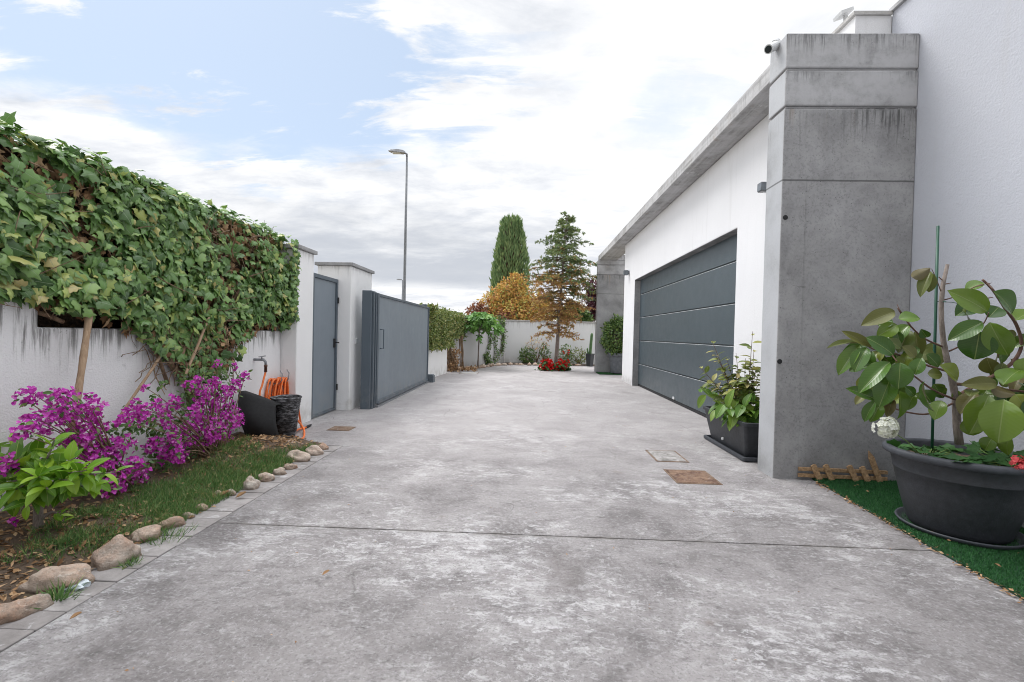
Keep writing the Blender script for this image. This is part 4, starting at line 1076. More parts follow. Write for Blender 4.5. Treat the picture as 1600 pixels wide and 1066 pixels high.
b = MB(); _, inner = rbox(b, 2.00, 2.25, 4.19, 5.00, .03, .355, .055, .075); obj('trough', b, MT['plastic'], pl, bevel=0)
b = MB(); b.raw([(x, y, z+.005) for x, y, z in inner], [tuple(range(len(inner)))]); obj('potting_soil', b, MT['soil'], pl)
b = MB(); rbox(b, 1.968, 2.278, 4.145, 5.05, .001, .040, .008, .008, .02); obj('tray', b, MT['plastic_rim'], pl)
b = MB(); b.tube([(1.975, 4.62, .10), (1.962, 4.62, .10)], .014, 10); obj('drain_plug', b, MT['lamp_white'], pl)
# plants in it
def shoot_plant(name, label, cat, base, shoots, mat, tpl, size, per, r=.005, stemmat='green_stem', group=None, droop=.15, spread=1.0):
    t = thing(name, label, cat, base, group); sb, lb = MB(), MB(); LP, LD, LN, LS = [], [], [], []
    for e_, cnt in shoots:
        e_ = Vector(e_); b0 = Vector(base)+Vector((rng.normal(0, .03)*spread, rng.normal(0, .05)*spread, 0)); mid = b0.lerp(e_, .5)+Vector((0, 0, .08*(e_-b0).length))
        pts = [b0.lerp(mid, s).lerp(mid.lerp(e_, s), s) for s in np.linspace(0, 1, 9)]; sb.tube(pts, np.linspace(r, r*.35, 9).tolist(), 6, False)
        ax = (e_-mid).normalized(); u0 = ax.orthogonal().normalized(); v0 = ax.cross(u0)
        for k in range(cnt):
            s = 1-.72*(k/cnt); q = Vector(pts[min(8, int(s*8))]).lerp(Vector(pts[max(0, int(s*8)-1)]), rng.random()); a = k*2.4+rng.uniform(-.3, .3)
            dd = u0*math.cos(a)+v0*math.sin(a)+ax*.55+Vector((0, 0, -droop)); LP.append(q); LD.append(dd); LN.append(Vector((-.1, -.25, 1))+Vector(rng.normal(0, .3, 3))); LS.append(rng.uniform(*size))
    lb.inst(tpl, np.array(LP), np.array(LD), np.array(LN), np.array(LS))
    obj('stems', sb, MT[stemmat], t, smooth=True); obj('leaves', lb, MT[mat], t, smooth=True); return t
S1 = [(gy(px, py, Y), int(c*1.7)) for px, py, Y, c in ((1112, 532, 4.62, 11), (1092, 572, 4.7, 11), (1118, 556, 4.6, 14), (1135, 560, 4.6, 16), (1100, 590, 4.75, 11), (1176, 518, 4.35, 13), (1150, 552, 4.5, 17), (1165, 560, 4.45, 15), (1128, 580, 4.5, 16), (1150, 585, 4.4, 16), (1182, 575, 4.4, 13), (1178, 545, 4.45, 11), (1142, 600, 4.4, 15), (1185, 600, 4.4, 12), (1120, 600, 4.6, 14), (1168, 590, 4.35, 15), (1196, 560, 4.5, 12))]
shoot_plant('shrub', 'leggy variegated shrub growing in the rectangular black planter', 'plant', (2.13, 4.50, .285), S1, 'variegated', TP_OVAL, (.06, .115), 12, .005, 'ficus_twig')
S2 = [(gy(px, py, Y), int(c*1.5)) for px, py, Y, c in ((1130, 632, 4.32, 6), (1145, 640, 4.30, 6), (1160, 632, 4.28, 7), (1175, 628, 4.28, 7), (1150, 620, 4.4, 6), (1180, 645, 4.3, 6), (1165, 650, 4.26, 6), (1092, 612, 4.9, 6), (1110, 618, 4.8, 5), (1190, 625, 4.3, 6), (1120, 640, 4.5, 5))]
shoot_plant('broad_leaf_plant', 'low broad-leaved green plant at the near end of planter', 'plant', (2.13, 4.42, .286), S2, 'broad', TP_LEMON, (.11, .19), 7, .005, 'green_stem')

# ================================================================== ARTIFICIAL TURF
tb = MB(); e = [(2.272, 3.672), (2.225, 2.99), (2.19, 2.54), (2.165, 2.03), (2.14, 1.0), (2.12, -.5), (2.979, -.5), (2.979, 3.672)]
n = len(e); tb.raw([(x, y, .010) for x, y in e]+[(x, y, .001) for x, y in e], [tuple(range(n))[::-1]]+[(i, (i+1) % n, (i+1) % n+n, i+n) for i in range(n)])
tag(obj('turf_backing', tb, MT['turf_base']), kind='structure')
def turf_blades(n, inside, x0, x1, y0, y1, z=.009):
    x = rng.uniform(x0, x1, n*2); y = rng.uniform(y0, y1, n*2); k = inside(x, y); x, y = x[k][:n], y[k][:n]; n = len(x)
    b = MB(); b.inst(T([(-.5, 0, 0), (.5, 0, 0), (0, 1, .2)], [(0, 1, 2)]), np.stack([x, y, np.full(n, z)], 1), np.stack([rng.normal(0, .45, n), rng.normal(0, .45, n), np.ones(n)], 1), rdir(n), rng.uniform(.012, .022, n), rng.uniform(.0022, .0038, n)); return b
xe = np.array([p[0] for p in e[:6]][::-1]); ye = np.array([p[1] for p in e[:6]][::-1])
b = turf_blades(90000, lambda x, y: x > np.interp(y, ye, xe)+.002+.006*np.sin(y*31)*np.sin(y*13), 2.12, 2.975, .9, 3.668)
o = obj('artificial_turf', b, MT['turf']); tag(o, 'strip of artificial turf under the big black pot', 'artificial turf', kind='stuff')
# leaf debris along the turf edge
P = []
for i in range(420):
    y = rng.uniform(.9, 3.6); P.append((np.interp(y, ye, xe)+rng.normal(-.012, .014), y, .006+rng.uniform(0, .01)))
for i in range(26): y = rng.uniform(1.8, 3.5); P.append((rng.uniform(2.3, 2.9), y, .028))
P = np.array(P); n = len(P); b = MB(); b.inst(TP_MINI, P, np.stack([rng.normal(0, 1, n), rng.normal(0, 1, n), rng.normal(0, .2, n)], 1), np.stack([rng.normal(0, .5, n), rng.normal(0, .5, n), np.ones(n)], 1), rng.uniform(.008, .028, n))
o = obj('turf_edge_litter', b, MT['dead']); tag(o, 'line of dry leaf bits along artificial turf edge', 'leaf litter', kind='stuff')
P = np.stack([rng.uniform(-1.7, 2.1, 160), rng.uniform(1.2, 9, 160), np.full(160, .004)], 1); n = len(P); b = MB()
b.inst(TP_MINI, P, np.stack([rng.normal(0, 1, n), rng.normal(0, 1, n), np.zeros(n)], 1), np.stack([rng.normal(0, .3, n), rng.normal(0, .3, n), np.ones(n)], 1), rng.uniform(.005, .016, n))
o = obj('driveway_litter', b, MT['dead']); tag(o, 'scattered tiny leaf bits on the concrete driveway', 'leaf litter', kind='stuff')

# ================================================================== PICKET FENCE PIECE
pk = thing('picket_edging', 'small broken wooden picket edging against foot of the pillar', 'picket fence', (2.5, 3.64, .01))
for za in (.035, .085):
    b = MB(); A = gy(1247, 748, 3.652); B_ = gy(1386, 752, 3.652); b.obox(((A.x+B_.x)/2, 3.654, za), ((B_.x-A.x)/2, 0, -.004), (0, .007, 0), (0, 0, .014)); obj('rail', b, MT['picket'], pk, bevel=.002)
for x0, y0, x1, y1 in ((1281, 754, 1270, 726), (1300, 753, 1289, 726), (1338, 755, 1326, 727), (1356, 754, 1346, 729), (1375, 757, 1357, 704)):
    A = gy(x0, y0, 3.63); A.z = max(A.z, .012); B_ = gy(x1, y1, 3.645); dd = (B_-A); L = dd.length; dd.normalize(); sx = dd.cross(Vector((0, 1, 0))).normalized()
    hw = .021; V = []; tipk = .06 if y1 < 710 else .006
    for yy in (-.006, .006):
        for u, v in ((-hw, 0), (hw, 0), (hw, L-tipk), (0 if tipk > .02 else -hw*.2, L), (-hw, L-tipk)): V.append(A+sx*u+dd*v+Vector((0, yy, 0)))
    b = MB(); b.raw(V, [(0, 1, 2, 3, 4), (9, 8, 7, 6, 5)]+[(i, i+5, (i+1) % 5+5, (i+1) % 5) for i in range(5)]); obj('picket', b, MT['picket'], pk, bevel=.0015)

# ================================================================== BIG POT + RUBBER PLANT
PC = Vector((2.548, 2.755, 0))
ps = MB(); ps.lathe(PC, [(0, .014), (.235, .014), (.262, .022), (.272, .040), (.280, .042), (.284, .036), (.27, .016), (.24, .0095), (0, .0095)], 72)
o = obj('pot_saucer', ps, MT['plastic_rim'], loc=PC, smooth=True); tag(o, 'round black saucer on turf under the big pot', 'saucer')
pt = thing('plant_pot', 'big round anthracite pot holding the rubber plant', 'pot', PC)
b = MB(); b.lathe(PC, [(0, .018), (.205, .018), (.222, .024), (.232, .05), (.262, .16), (.285, .265), (.300, .340), (.3045, .344), (.306, .350), (.303, .356), (.316, .415), (.320, .428)], 84); obj('pot_body', b, MT['plastic'], pt, smooth=True)
b = MB(); b.lathe(PC, [(.320, .4285), (.340, .430), (.352, .436), (.356, .450), (.354, .464), (.346, .472), (.332, .474), (.318, .470), (.312, .458), (.306, .38)], 84); obj('rim', b, MT['plastic_rim'], pt, smooth=True)
b = MB(); nn = 40; V = [(PC.x, PC.y, .415)]
for r in (.1, .2, .3075):
    for k in range(nn): a = 2*PI*k/nn; V.append((PC.x+r*math.cos(a), PC.y+r*math.sin(a), .405+.015*nz((r*9, a*3, 1))))
F = [(0, 1+k, 1+(k+1) % nn) for k in range(nn)]+[(1+i*nn+k, 1+(i+1)*nn+k, 1+(i+1)*nn+(k+1) % nn, 1+i*nn+(k+1) % nn) for i in range(2) for k in range(nn)]
b.raw(V, F); obj('potting_soil', b, MT['soil'], pt, smooth=True)

fz = thing('rubber_plant', 'rubber plant with large oval leaves in the big pot', 'plant', (2.5, 2.8, .41))
K = 3.134
def fp(x, y, Y): return gy(1280+x/K, 380+y/K, Y)
tb_ = MB()
trunk = [(686, 985), (675, 900), (668, 760), (645, 640), (625, 570), (606, 470), (598, 380), (597, 300), (606, 200), (628, 105)]
tb_.tube([fp(x, y, 2.80) for x, y in trunk], [.0215, .020, .0185, .0165, .015, .0135, .0125, .012, .011, .009], 12)
obj('trunk', tb_, MT['bark_grey'], fz, smooth=True)
bb = MB()
BR = [([(662, 765), (560, 720), (470, 655), (400, 600)], 2.78, 2.60, .007), ([(635, 630), (500, 590), (380, 545), (270, 520), (235, 500)], 2.8, 2.70, .007), ([(598, 505), (520, 470), (460, 420), (405, 350), (385, 320)], 2.8, 2.66, .006), ([(652, 785), (540, 835), (440, 830), (340, 800), (290, 775)], 2.8, 2.72, .006),
      ([(685, 745), (790, 680), (870, 640), (950, 580), (990, 500), (965, 400), (910, 320), (850, 230), (800, 180)], 2.8, 2.74, .011), ([(635, 530), (710, 490), (800, 400), (830, 340)], 2.8, 2.66, .005), ([(605, 280), (670, 260), (760, 215), (810, 200)], 2.8, 2.75, .004), ([(665, 690), (740, 695), (830, 710), (940, 720), (1060, 735)], 2.8, 2.58, .010), ([(668, 770), (740, 715), (830, 700)], 2.8, 2.6, .005), ([(595, 235), (575, 180), (550, 125)], 2.8, 2.74, .003), ([(600, 205), (645, 195)], 2.8, 2.8, .004), ([(600, 180), (585, 165)], 2.8, 2.8, .004), ([(810, 185), (850, 225)], 2.75, 2.7, .004), ([(350, 540), (380, 580)], 2.72, 2.66, .005), ([(825, 270), (850, 265)], 2.75, 2.7, .004)]
for pl_, y0, y1, r in BR:
    P = [fp(x, y, y0+(y1-y0)*i/(len(pl_)-1)) for i, (x, y) in enumerate(pl_)]; bb.tube(smoothpath(P, 5*len(P)), np.linspace(r, r*.55, len(smoothpath(P, 5*len(P)))).tolist(), 8)
for pl_ in ([(405, 345), (392, 325), (380, 298)], [(400, 340), (385, 318)], [(800, 205), (760, 215)], [(820, 200), (845, 195)]):
    bb.tube([fp(x, y, 2.64) for x, y in pl_], np.linspace(.004, .0012, len(pl_)).tolist(), 6)
obj('branches', bb, MT['ficus_twig'], fz, smooth=True)
# base, tip, width(px), depth, kind(0 green,1 old), normal tilt
LV = [(370, 335, 230, 380, 82, 2.66, 1), (388, 372, 500, 350, 78, 2.62, 0), (255, 508, 135, 430, 44, 2.68, 1), (195, 492, 42, 478, 44, 2.72, 1), (200, 500, 76, 632, 80, 2.70, 0), (235, 512, 163, 615, 80, 2.66, 0), (362, 548, 258, 450, 92, 2.60, 0), (345, 585, 197, 695, 92, 2.58, 0), (396, 585, 392, 712, 106, 2.54, 0), (352, 655, 292, 795, 96, 2.60, 0), (278, 768, 168, 700, 70, 2.66, 0), (278, 772, 206, 865, 54, 2.68, 0), (300, 785, 252, 875, 62, 2.72, 0), (388, 722, 437, 868, 86, 2.62, 0),
      (515, 678, 500, 822, 112, 2.56, 0), (600, 772, 556, 855, 70, 2.64, 0), (588, 600, 738, 672, 90, 2.62, 0), (470, 645, 490, 562, 66, 2.58, 0), (440, 402, 335, 478, 86, 2.72, 0), (440, 425, 388, 530, 90, 2.74, 1), (470, 432, 492, 565, 70, 2.78, 1), (560, 485, 558, 612, 104, 2.90, 1), (545, 122, 438, 184, 58, 2.70, 2), (546, 140, 482, 245, 56, 2.72, 1), (550, 145, 542, 246, 50, 2.75, 1), (822, 335, 675, 225, 112, 2.60, 0), (800, 388, 643, 458, 88, 2.58, 0), (785, 430, 762, 580, 148, 2.62, 0), (835, 388, 915, 556, 118, 2.58, 0), (850, 238, 1008, 335, 112, 2.60, 0), (830, 365, 892, 295, 86, 2.72, 0), (805, 195, 712, 215, 70, 2.80, 0), (770, 300, 690, 330, 90, 2.84, 0), (820, 560, 850, 655, 80, 2.80, 1), (900, 695, 985, 575, 122, 2.56, 0), (868, 690, 728, 682, 74, 2.58, 1), (755, 720, 735, 735, 60, 2.60, 1), (830, 745, 752, 930, 140, 2.56, 0), (905, 765, 878, 965, 178, 2.46, 0), (770, 735, 678, 815, 92, 2.64, 1), (960, 740, 1030, 830, 110, 2.52, 0), (840, 705, 945, 755, 64, 2.58, 2), (735, 850, 768, 955, 100, 2.62, 0), (530, 640, 610, 640, 66, 2.66, 1), (990, 650, 1060, 560, 110, 2.6, 0), (1000, 700, 1100, 690, 110, 2.55, 0), (1010, 400, 1090, 470, 110, 2.65, 0), (960, 380, 1060, 300, 100, 2.75, 0), (1040, 740, 1090, 870, 120, 2.5, 0),
      (330, 595, 240, 640, 80, 2.70, 0), (300, 600, 215, 590, 70, 2.74, 0), (380, 610, 300, 690, 80, 2.72, 0), (430, 540, 400, 620, 74, 2.74, 0), (470, 560, 430, 500, 70, 2.7, 1), (440, 700, 400, 760, 80, 2.74, 0), (500, 720, 560, 780, 76, 2.74, 0), (380, 400, 290, 450, 76, 2.72, 0), (260, 530, 220, 620, 70, 2.74, 0), (360, 760, 330, 850, 50, 2.74, 1), (820, 720, 760, 800, 100, 2.72, 0), (900, 720, 950, 820, 100, 2.62, 0), (700, 330, 760, 370, 80, 2.8, 0), (560, 560, 500, 530, 70, 2.82, 1), (560, 690, 600, 740, 70, 2.78, 0), (960, 800, 1000, 960, 110, 2.55, 0), (850, 950, 800, 1015, 70, 2.62, 0), (930, 930, 890, 1040, 80, 2.56, 0), (360, 380, 290, 395, 60, 2.74, 0)]
lb = [MB(), MB(), MB()]; pet = MB()
for q_ in range(84):   # filler leaves inside the crown
    if q_ < 46: x0, y0 = rng.normal(360, 100), rng.normal(610, 110)
    else: x0, y0 = rng.normal(940, 110), rng.uniform(430, 900)
    if q_ < 46:
        x0 = min(max(x0, 230), 560); y0 = min(max(y0, 420), 740)
    a = rng.uniform(.2, 2.9); L_ = rng.uniform(65, 110); LV.append((x0, y0, x0+L_*math.cos(a), y0+L_*.9*math.sin(a), L_*.62, rng.uniform(2.70, 2.88), 1 if rng.random() < .22 else 0))
for x0, y0, x1, y1, wpx, Y, kd in LV:
    dy = rng.uniform(-.05, .03); A = fp(x0, y0, Y); B_ = fp(x1, y1, Y+dy); d_ = B_-A; L = d_.length; wd = wpx/K*Y/F_PX
    # broad leaves: template is .62 wide per unit length
    toward = (EYEP-A).normalized(); N = toward*1.0+Vector((0, 0, .55))+Vector(rng.normal(0, .32, 3))
    if kd == 2: N = -N
    lb[1 if kd else 0].inst(TP_BIG, [A], [d_], [N], [L*rng.uniform(.88, 1.0)], [wd/.62*rng.uniform(.84, .98)])
obj('leaves', lb[0], MT['ficus'], fz, smooth=True); obj('old_leaves', lb[1], MT['ficus_old'], fz, smooth=True)
st = thing('plant_stake', 'thin dark green stake tied to the rubber plant trunk', 'stake', (2.42, 2.84, .41))
b = MB(); A = gy(1457, 684, 2.84); B_ = gy(1465.5, 353, 2.84); A.z = .40; b.tube([A, A.lerp(B_, .5), B_], .0075, 10); obj('rod', b, MT['green_plastic'], st, smooth=True)
b = MB(); c = fp(577, 288, 2.83); e_ = fp(608, 288, 2.785); tl_ = fp(690, 298, 2.76)
b.tube([c+Vector((-.012, -.01, 0)), c+Vector((0, -.012, .002)), e_+Vector((0, -.018, 0)), e_+Vector((.016, 0, .0))], .0025, 6); b.tube([e_, e_.lerp(tl_, .5)+Vector((0, 0, .004)), tl_], .0018, 6); obj('tie', b, MT['green_plastic'], st)
# geraniums in the pot
def geranium(name, label, centre, leafpts, flower, petal, frad, leafsize=(.055, .09), npet=95):
    t = thing(name, label, 'geranium', centre); lb, sb, fl = MB(), MB(), MB(); LP, LD, LN = [], [], []
    for p in leafpts:
        p = Vector(p); sb.tube([centre, centre.lerp(p, .6)+Vector((0, 0, .01)), p], .0025, 5, False); LP.append(p); a = rng.uniform(0, 6.3); LD.append((math.cos(a), math.sin(a), rng.uniform(-.2, .2))); LN.append(Vector((-.15, -.35, 1))+Vector(rng.normal(0, .3, 3)))
    lb.inst(TP_ROUND, np.array(LP), np.array(LD), np.array(LN), rng.uniform(*leafsize, len(LP)))
    fpos = [flower] if not isinstance(flower, list) else flower
    for f_ in fpos:
        f_ = Vector(f_); sb.tube([centre, centre.lerp(f_, .5)+Vector((0, 0, .02)), f_], .003, 5, False)
        o = unit(rng.normal(size=(npet, 3))); o[:, 1] = -np.abs(o[:, 1])*.9+.15; fc = np.array(f_)+o*frad*rng.uniform(.45, 1.08, (npet, 1))
        for k in range(5):
            u0 = unit(np.cross(o, [.3, .2, .9])); v0 = np.cross(o, u0); a = 2*PI*k/5; dr = u0*math.cos(a)+v0*math.sin(a)+o*.25
            fl.inst(TP_BRACT, fc, dr, o, np.full(npet, frad*.34))
    obj('leaves', lb, MT['geranium'], t, smooth=True); obj('stems', sb, MT['green_stem'], t); obj('flower_head', fl, MT[petal], t)
r_ = lambda a, b: rng.uniform(a, b)
lp = [(PC.x+r_(-.26, .02), PC.y+r_(-.24, .14), r_(.44, .485)) for _ in range(44)]
wf = gy(1384, 668, 2.62)
geranium('geranium', 'white-flowered geranium spilling over the left rim of pot', Vector((PC.x-.20, PC.y-.02, .41)), lp, wf, 'white_petal', .058)
lp = [(PC.x+r_(.02, .27), PC.y+r_(-.24, .12), r_(.44, .49)) for _ in range(34)]
geranium('geranium', 'pink-flowered geranium at the right side of pot', Vector((PC.x+.14, PC.y-.08, .41)), lp, [gy(1594, 729, 2.42), gy(1588, 722, 2.44)], 'pink_petal', .035, npet=26)

# ================================================================== FAR END PLANTS
def leaf_mass(n, fn, up=.3, out=None):
    P = np.array([fn() for _ in range(n)]); return P
# hedge beyond the gate
hf = thing('hedge', 'clipped yellowish green hedge beyond the sliding gate', 'hedge', (-2.4, 11.5, 0))
b = MB(); P = []
for _ in range(9000):
    Y = rng.uniform(10.2, 14.2); xf = -2.40+.22*(Y-10.3)/3.9+(0.05*nz((Y*2, 1, 1))); top = 1.66+.05*nz((Y*1.5, 2, 2)); zb = .70+.08*nz((Y*3, 1, 2))
    if Y > 12.6: zb = .95
    if rng.random() < .7: p = (xf+.17+rng.normal(0, .05)-.12*max(0, (1.0-1)), Y, rng.uniform(zb, top))
    else: p = (rng.uniform(xf-.35, xf+.17), Y if rng.random() < .7 else 10.2+rng.normal(0, .04), top+rng.normal(0, .03) if rng.random() < .6 else rng.uniform(zb, top))
    P.append(p)
P = np.array(P); n = len(P); b.inst(TP_MINI, P, np.stack([rng.normal(.3, .6, n), rng.normal(-.2, .6, n), rng.normal(-.3, .6, n)], 1), np.stack([np.full(n, .7), rng.normal(-.4, .5, n), rng.normal(.4, .5, n)], 1), rng.uniform(.05, .095, n), rng.uniform(.05, .10, n))
obj('foliage', b, MT['hedge_far'], hf)
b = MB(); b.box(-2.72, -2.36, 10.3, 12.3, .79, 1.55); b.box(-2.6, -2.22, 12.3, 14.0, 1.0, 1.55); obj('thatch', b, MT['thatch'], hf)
b = MB()
for i in range(26):
    p = gy(rng.uniform(696, 704), rng.uniform(530, 545), 12.4); e_ = gy(rng.uniform(702, 716), rng.uniform(572, 578), 12.75); e_.z = max(0, e_.z)
    mid = p.lerp(e_, .5)+Vector((rng.normal(-.02, .05), 0, 0)); b.tube(smoothpath([p, mid, e_], 8), rng.uniform(.008, .022), 5, False)
for i in range(8):
    p = gy(rng.uniform(717, 723), 525, 13.2); e_ = gy(rng.uniform(719, 726), 575, 13.4); e_.z = 0; b.tube(smoothpath([p, p.lerp(e_, .5)+Vector((rng.normal(0, .03), 0, 0)), e_], 8), .014, 5, False)
obj('stems', b, MT['twig'], hf, smooth=True)
P = np.array([gy(rng.normal(708, 6), rng.uniform(545, 579), rng.uniform(12.5, 13)) for _ in range(420)]+[gz(rng.uniform(700, 745), rng.uniform(573, 579), .05) for _ in range(260)]); n = len(P)
b = MB(); b.inst(TP_MINI, P, rdir(n), rdir(n)+np.array([.3, -.5, .6]), rng.uniform(.05, .10, n)); obj('dead_leaves', b, MT['dead'], hf)

# fig tree
ft = thing('fig_tree', 'young fig tree with umbrella crown of big green leaves', 'tree', (-1.55, 14.1, 0))
b = MB(); tp0 = gz(747, 575.5); top = gy(749, 520, 14.1); b.tube([(tp0.x, 14.1, 0), tp0.lerp(top, .5)*1 if False else Vector((tp0.x+.01, 14.1, .4)), top, top+Vector((0, 0, .3))], [.025, .022, .02, .015], 8)
P, D, N, S_ = [], [], [], []
for i in range(250):
    px = 750+rng.normal(0, 15); u = (px-750)/33; 
    if abs(u) > 1.1: continue
    py = 487+28*u*u*.8+abs(rng.normal(0, 1))*13; p = gy(px, min(py, 532), 14.1+rng.normal(0, .32)); P.append(p)
    D.append(Vector((u*1.0+rng.normal(0, .5), rng.normal(-.3, .6), -.55+rng.normal(0, .3)))); N.append(Vector((u*.5+rng.normal(0, .3), -.5+rng.normal(0, .3), .8)))
for i in range(24):
    p = P[rng.integers(0, len(P))]; b.tube([top+Vector((0, 0, .1)), top.lerp(p, .6)+Vector((0, 0, .1)), p], .008, 5, False)
obj('trunk', b, MT['bark_grey'], ft, smooth=True); b = MB(); n = len(P); b.inst(TP_FIG, np.array(P), np.array(D), np.array(N), rng.uniform(.16, .30, n)); obj('crown', b, MT['fig'], ft)
# climbing vine on shaded wall
vn = thing('wall_vine', 'thin climbing vine stems on shaded wall behind fig tree', 'vine', (-1.2, 15.9, 0))
b, lb = MB(), MB(); P = []
for pl_ in ([(768, 572), (762, 555), (766, 535), (766, 520)], [(768, 572), (775, 550), (773, 530), (776, 515)], [(770, 572), (782, 552), (786, 530), (784, 505), (779, 496)], [(766, 570), (758, 556)], [(785, 548), (787, 520), (786, 500)]):
    Q = []
    for x, y in pl_:
        # wall runs from (-2.4,12.75) to (-.86,16.9): intersect ray with that plane, 3 cm in front
        d_ = _ray(x, y); n_ = Vector((4.15, -1.54, 0)).normalized(); s = (Vector((-2.4, 12.75, 0))+n_*.05-EYEP).dot(n_)/d_.dot(n_); Q.append(EYEP+d_*s)
    Q = smoothpath(Q, 24); b.tube(Q, .010, 5, False)
    for q_ in Q:
        for _ in range(11): P.append(q_+Vector(rng.normal(0, .05, 3)))
P = np.array(P); n = len(P); lb.inst(TP_MINI, P, rdir(n)+np.array([0, -.2, -.3]), np.array([.8, -.8, .5])+rng.normal(0, .4, (n, 3)), rng.uniform(.05, .095, n))
obj('stems', b, MT['bark'], vn); obj('leaves', lb, MT['shrub'], vn)

# shrubs along the back wall
def bush(label, cx, cy, pxr, pyr, Y, mat, n, size, name='shrub', grp=None, flowers=None, twigs=10, cat='shrub'):
    c = gy(cx, cy, Y); rx = pxr*Y/F_PX; rz = pyr*Y/F_PX; t = thing(name, label, cat, (c.x, Y, 0), grp)
    o = unit(rng.normal(size=(n, 3)))*rng.uniform(.25, 1, (n, 1))**.5; k = np.array([1+.3*mnoise.noise(Vector(v*1.7)+Vector((cx, 0, 0))) for v in o]); o = o*k[:, None]
    P = np.array(c)+o*np.array([rx, rx*.8, rz]); P[:, 2] = np.maximum(P[:, 2], .05)
    b = MB(); b.inst(TP_MINI, P, o+rdir(n)*.9, o+np.array([0, -.3, .7])+rng.normal(0, .4, (n, 3)), rng.uniform(*size, n)); obj('leaves', b, MT[mat], t)
    b = MB()
    for i in range(twigs):
        q_ = Vector(P[rng.integers(0, n)]); b.tube([(c.x+rng.normal(0, .05), Y, 0), Vector((c.x, Y, 0)).lerp(q_, .6)+Vector((0, 0, .05)), q_], [.012, .008, .003], 5, False)
    obj('stems', b, MT['twig'], t)
    if flowers:
        m, fm, fs = flowers; b = MB(); P2 = P[rng.integers(0, n, m)]+np.array([0, -.06, .02]); 
        for k_ in range(3): b.inst(TP_BRACT, P2, rdir(m), np.array([0, -1, .4])+rng.normal(0, .4, (m, 3)), fs)
        obj('flowers', b, MT[fm], t)
    return t
G = 'small shrubs in the bed along the back wall'
bush('rounded dark green shrub left of the cedar trunk', 824, 556, 14, 12, 16.6, 'shrub', 520, (.06, .11), grp=G)
bush('narrow upright shrub between round shrub and cedar', 851, 552, 8, 15, 16.6, 'shrub', 240, (.06, .10), grp=G)
bush('loose green shrub just right of the cedar trunk', 884, 555, 12, 16, 16.6, 'shrub', 380, (.06, .10), grp=G, flowers=(7, 'red_petal', .07))
bush('sparse olive shrub nearest the leaning cactus pot', 905, 556, 13, 13, 16.75, 'hedge_far', 340, (.05, .09), grp=G)
bush('thin twiggy shrub with dark leaves behind cedar branch', 838, 538, 20, 9, 16.7, 'ced_brown', 120, (.05, .08), grp=G)
# red geraniums at the cedar foot
def red_bed(cx, w_, label, Y):
    c = gy(cx, 573, Y); t = thing('geranium', label, 'geranium', (c.x, Y, 0)); P = np.array([gy(cx+rng.normal(0, w_*.45), rng.uniform(568, 580), Y+rng.normal(0, .15)) for _ in range(260)]); P[:, 2] = np.clip(P[:, 2], .02, .3); n = len(P)
    b = MB(); b.inst(TP_ROUND, P, rdir(n), np.array([0, -.6, .9])+rng.normal(0, .4, (n, 3)), rng.uniform(.06, .11, n)); obj('leaves', b, MT['geranium'], t)
    P = np.array([gy(cx+rng.normal(0, w_*.42), rng.uniform(564, 576), Y-.15+rng.normal(0, .1)) for _ in range(16)]); b = MB()
    for p in P:
        m = 16; o = unit(rng.normal(size=(m, 3))); b.inst(TP_BRACT, p+o*.05, o+rdir(m)*.7, o, .065)
    obj('flowers', b, MT['red_petal'], t)
red_bed(855, 12, 'red geranium clump left of the cedar trunk', 14.1); red_bed(880, 12, 'red geranium clump right of the cedar trunk', 14.1)

# cedar
cd = thing('cedar_tree', 'young cedar, green at top with brown dried lower branches', 'tree', (.88, 14.4, 0))
CY = 14.4
base = gz(868, 577.5); top = gy(885, 340, CY); base = Vector((gy(868, 577, CY).x, CY, 0))
def tr_at(py): 
    s = (577-py)/(577-340); return gy(868+17*s, py, CY)
tb_ = MB(); ys_ = np.linspace(577, 340, 14); tb_.tube([Vector((base.x, CY, 0))]+[tr_at(y) for y in ys_[1:]], np.linspace(.072, .010, 14).tolist(), 10)
obj('trunk', tb_, MT['bark_grey'], cd, smooth=True)
brs, grn, brn = MB(), MB(), MB()
tiers = [(346, 10, 9, 0), (352, 14, 12, 0), (361, 20, 20, 0), (370, 24, 26, 0), (380, 30, 30, 0), (389, 40, 34, 0), (399, 44, 38, .05), (409, 46, 48, .1), (418, 46, 50, .2), (428, 50, 52, .45), (437, 56, 46, .6), (447, 58, 50, .75), (457, 58, 54, .85), (467, 52, 52, .9), (477, 50, 52, .95), (487, 46, 48, 1), (497, 42, 40, 1), (502, 34, 36, 1), (518, 26, 30, .8), (524, 36, 40, 1)]
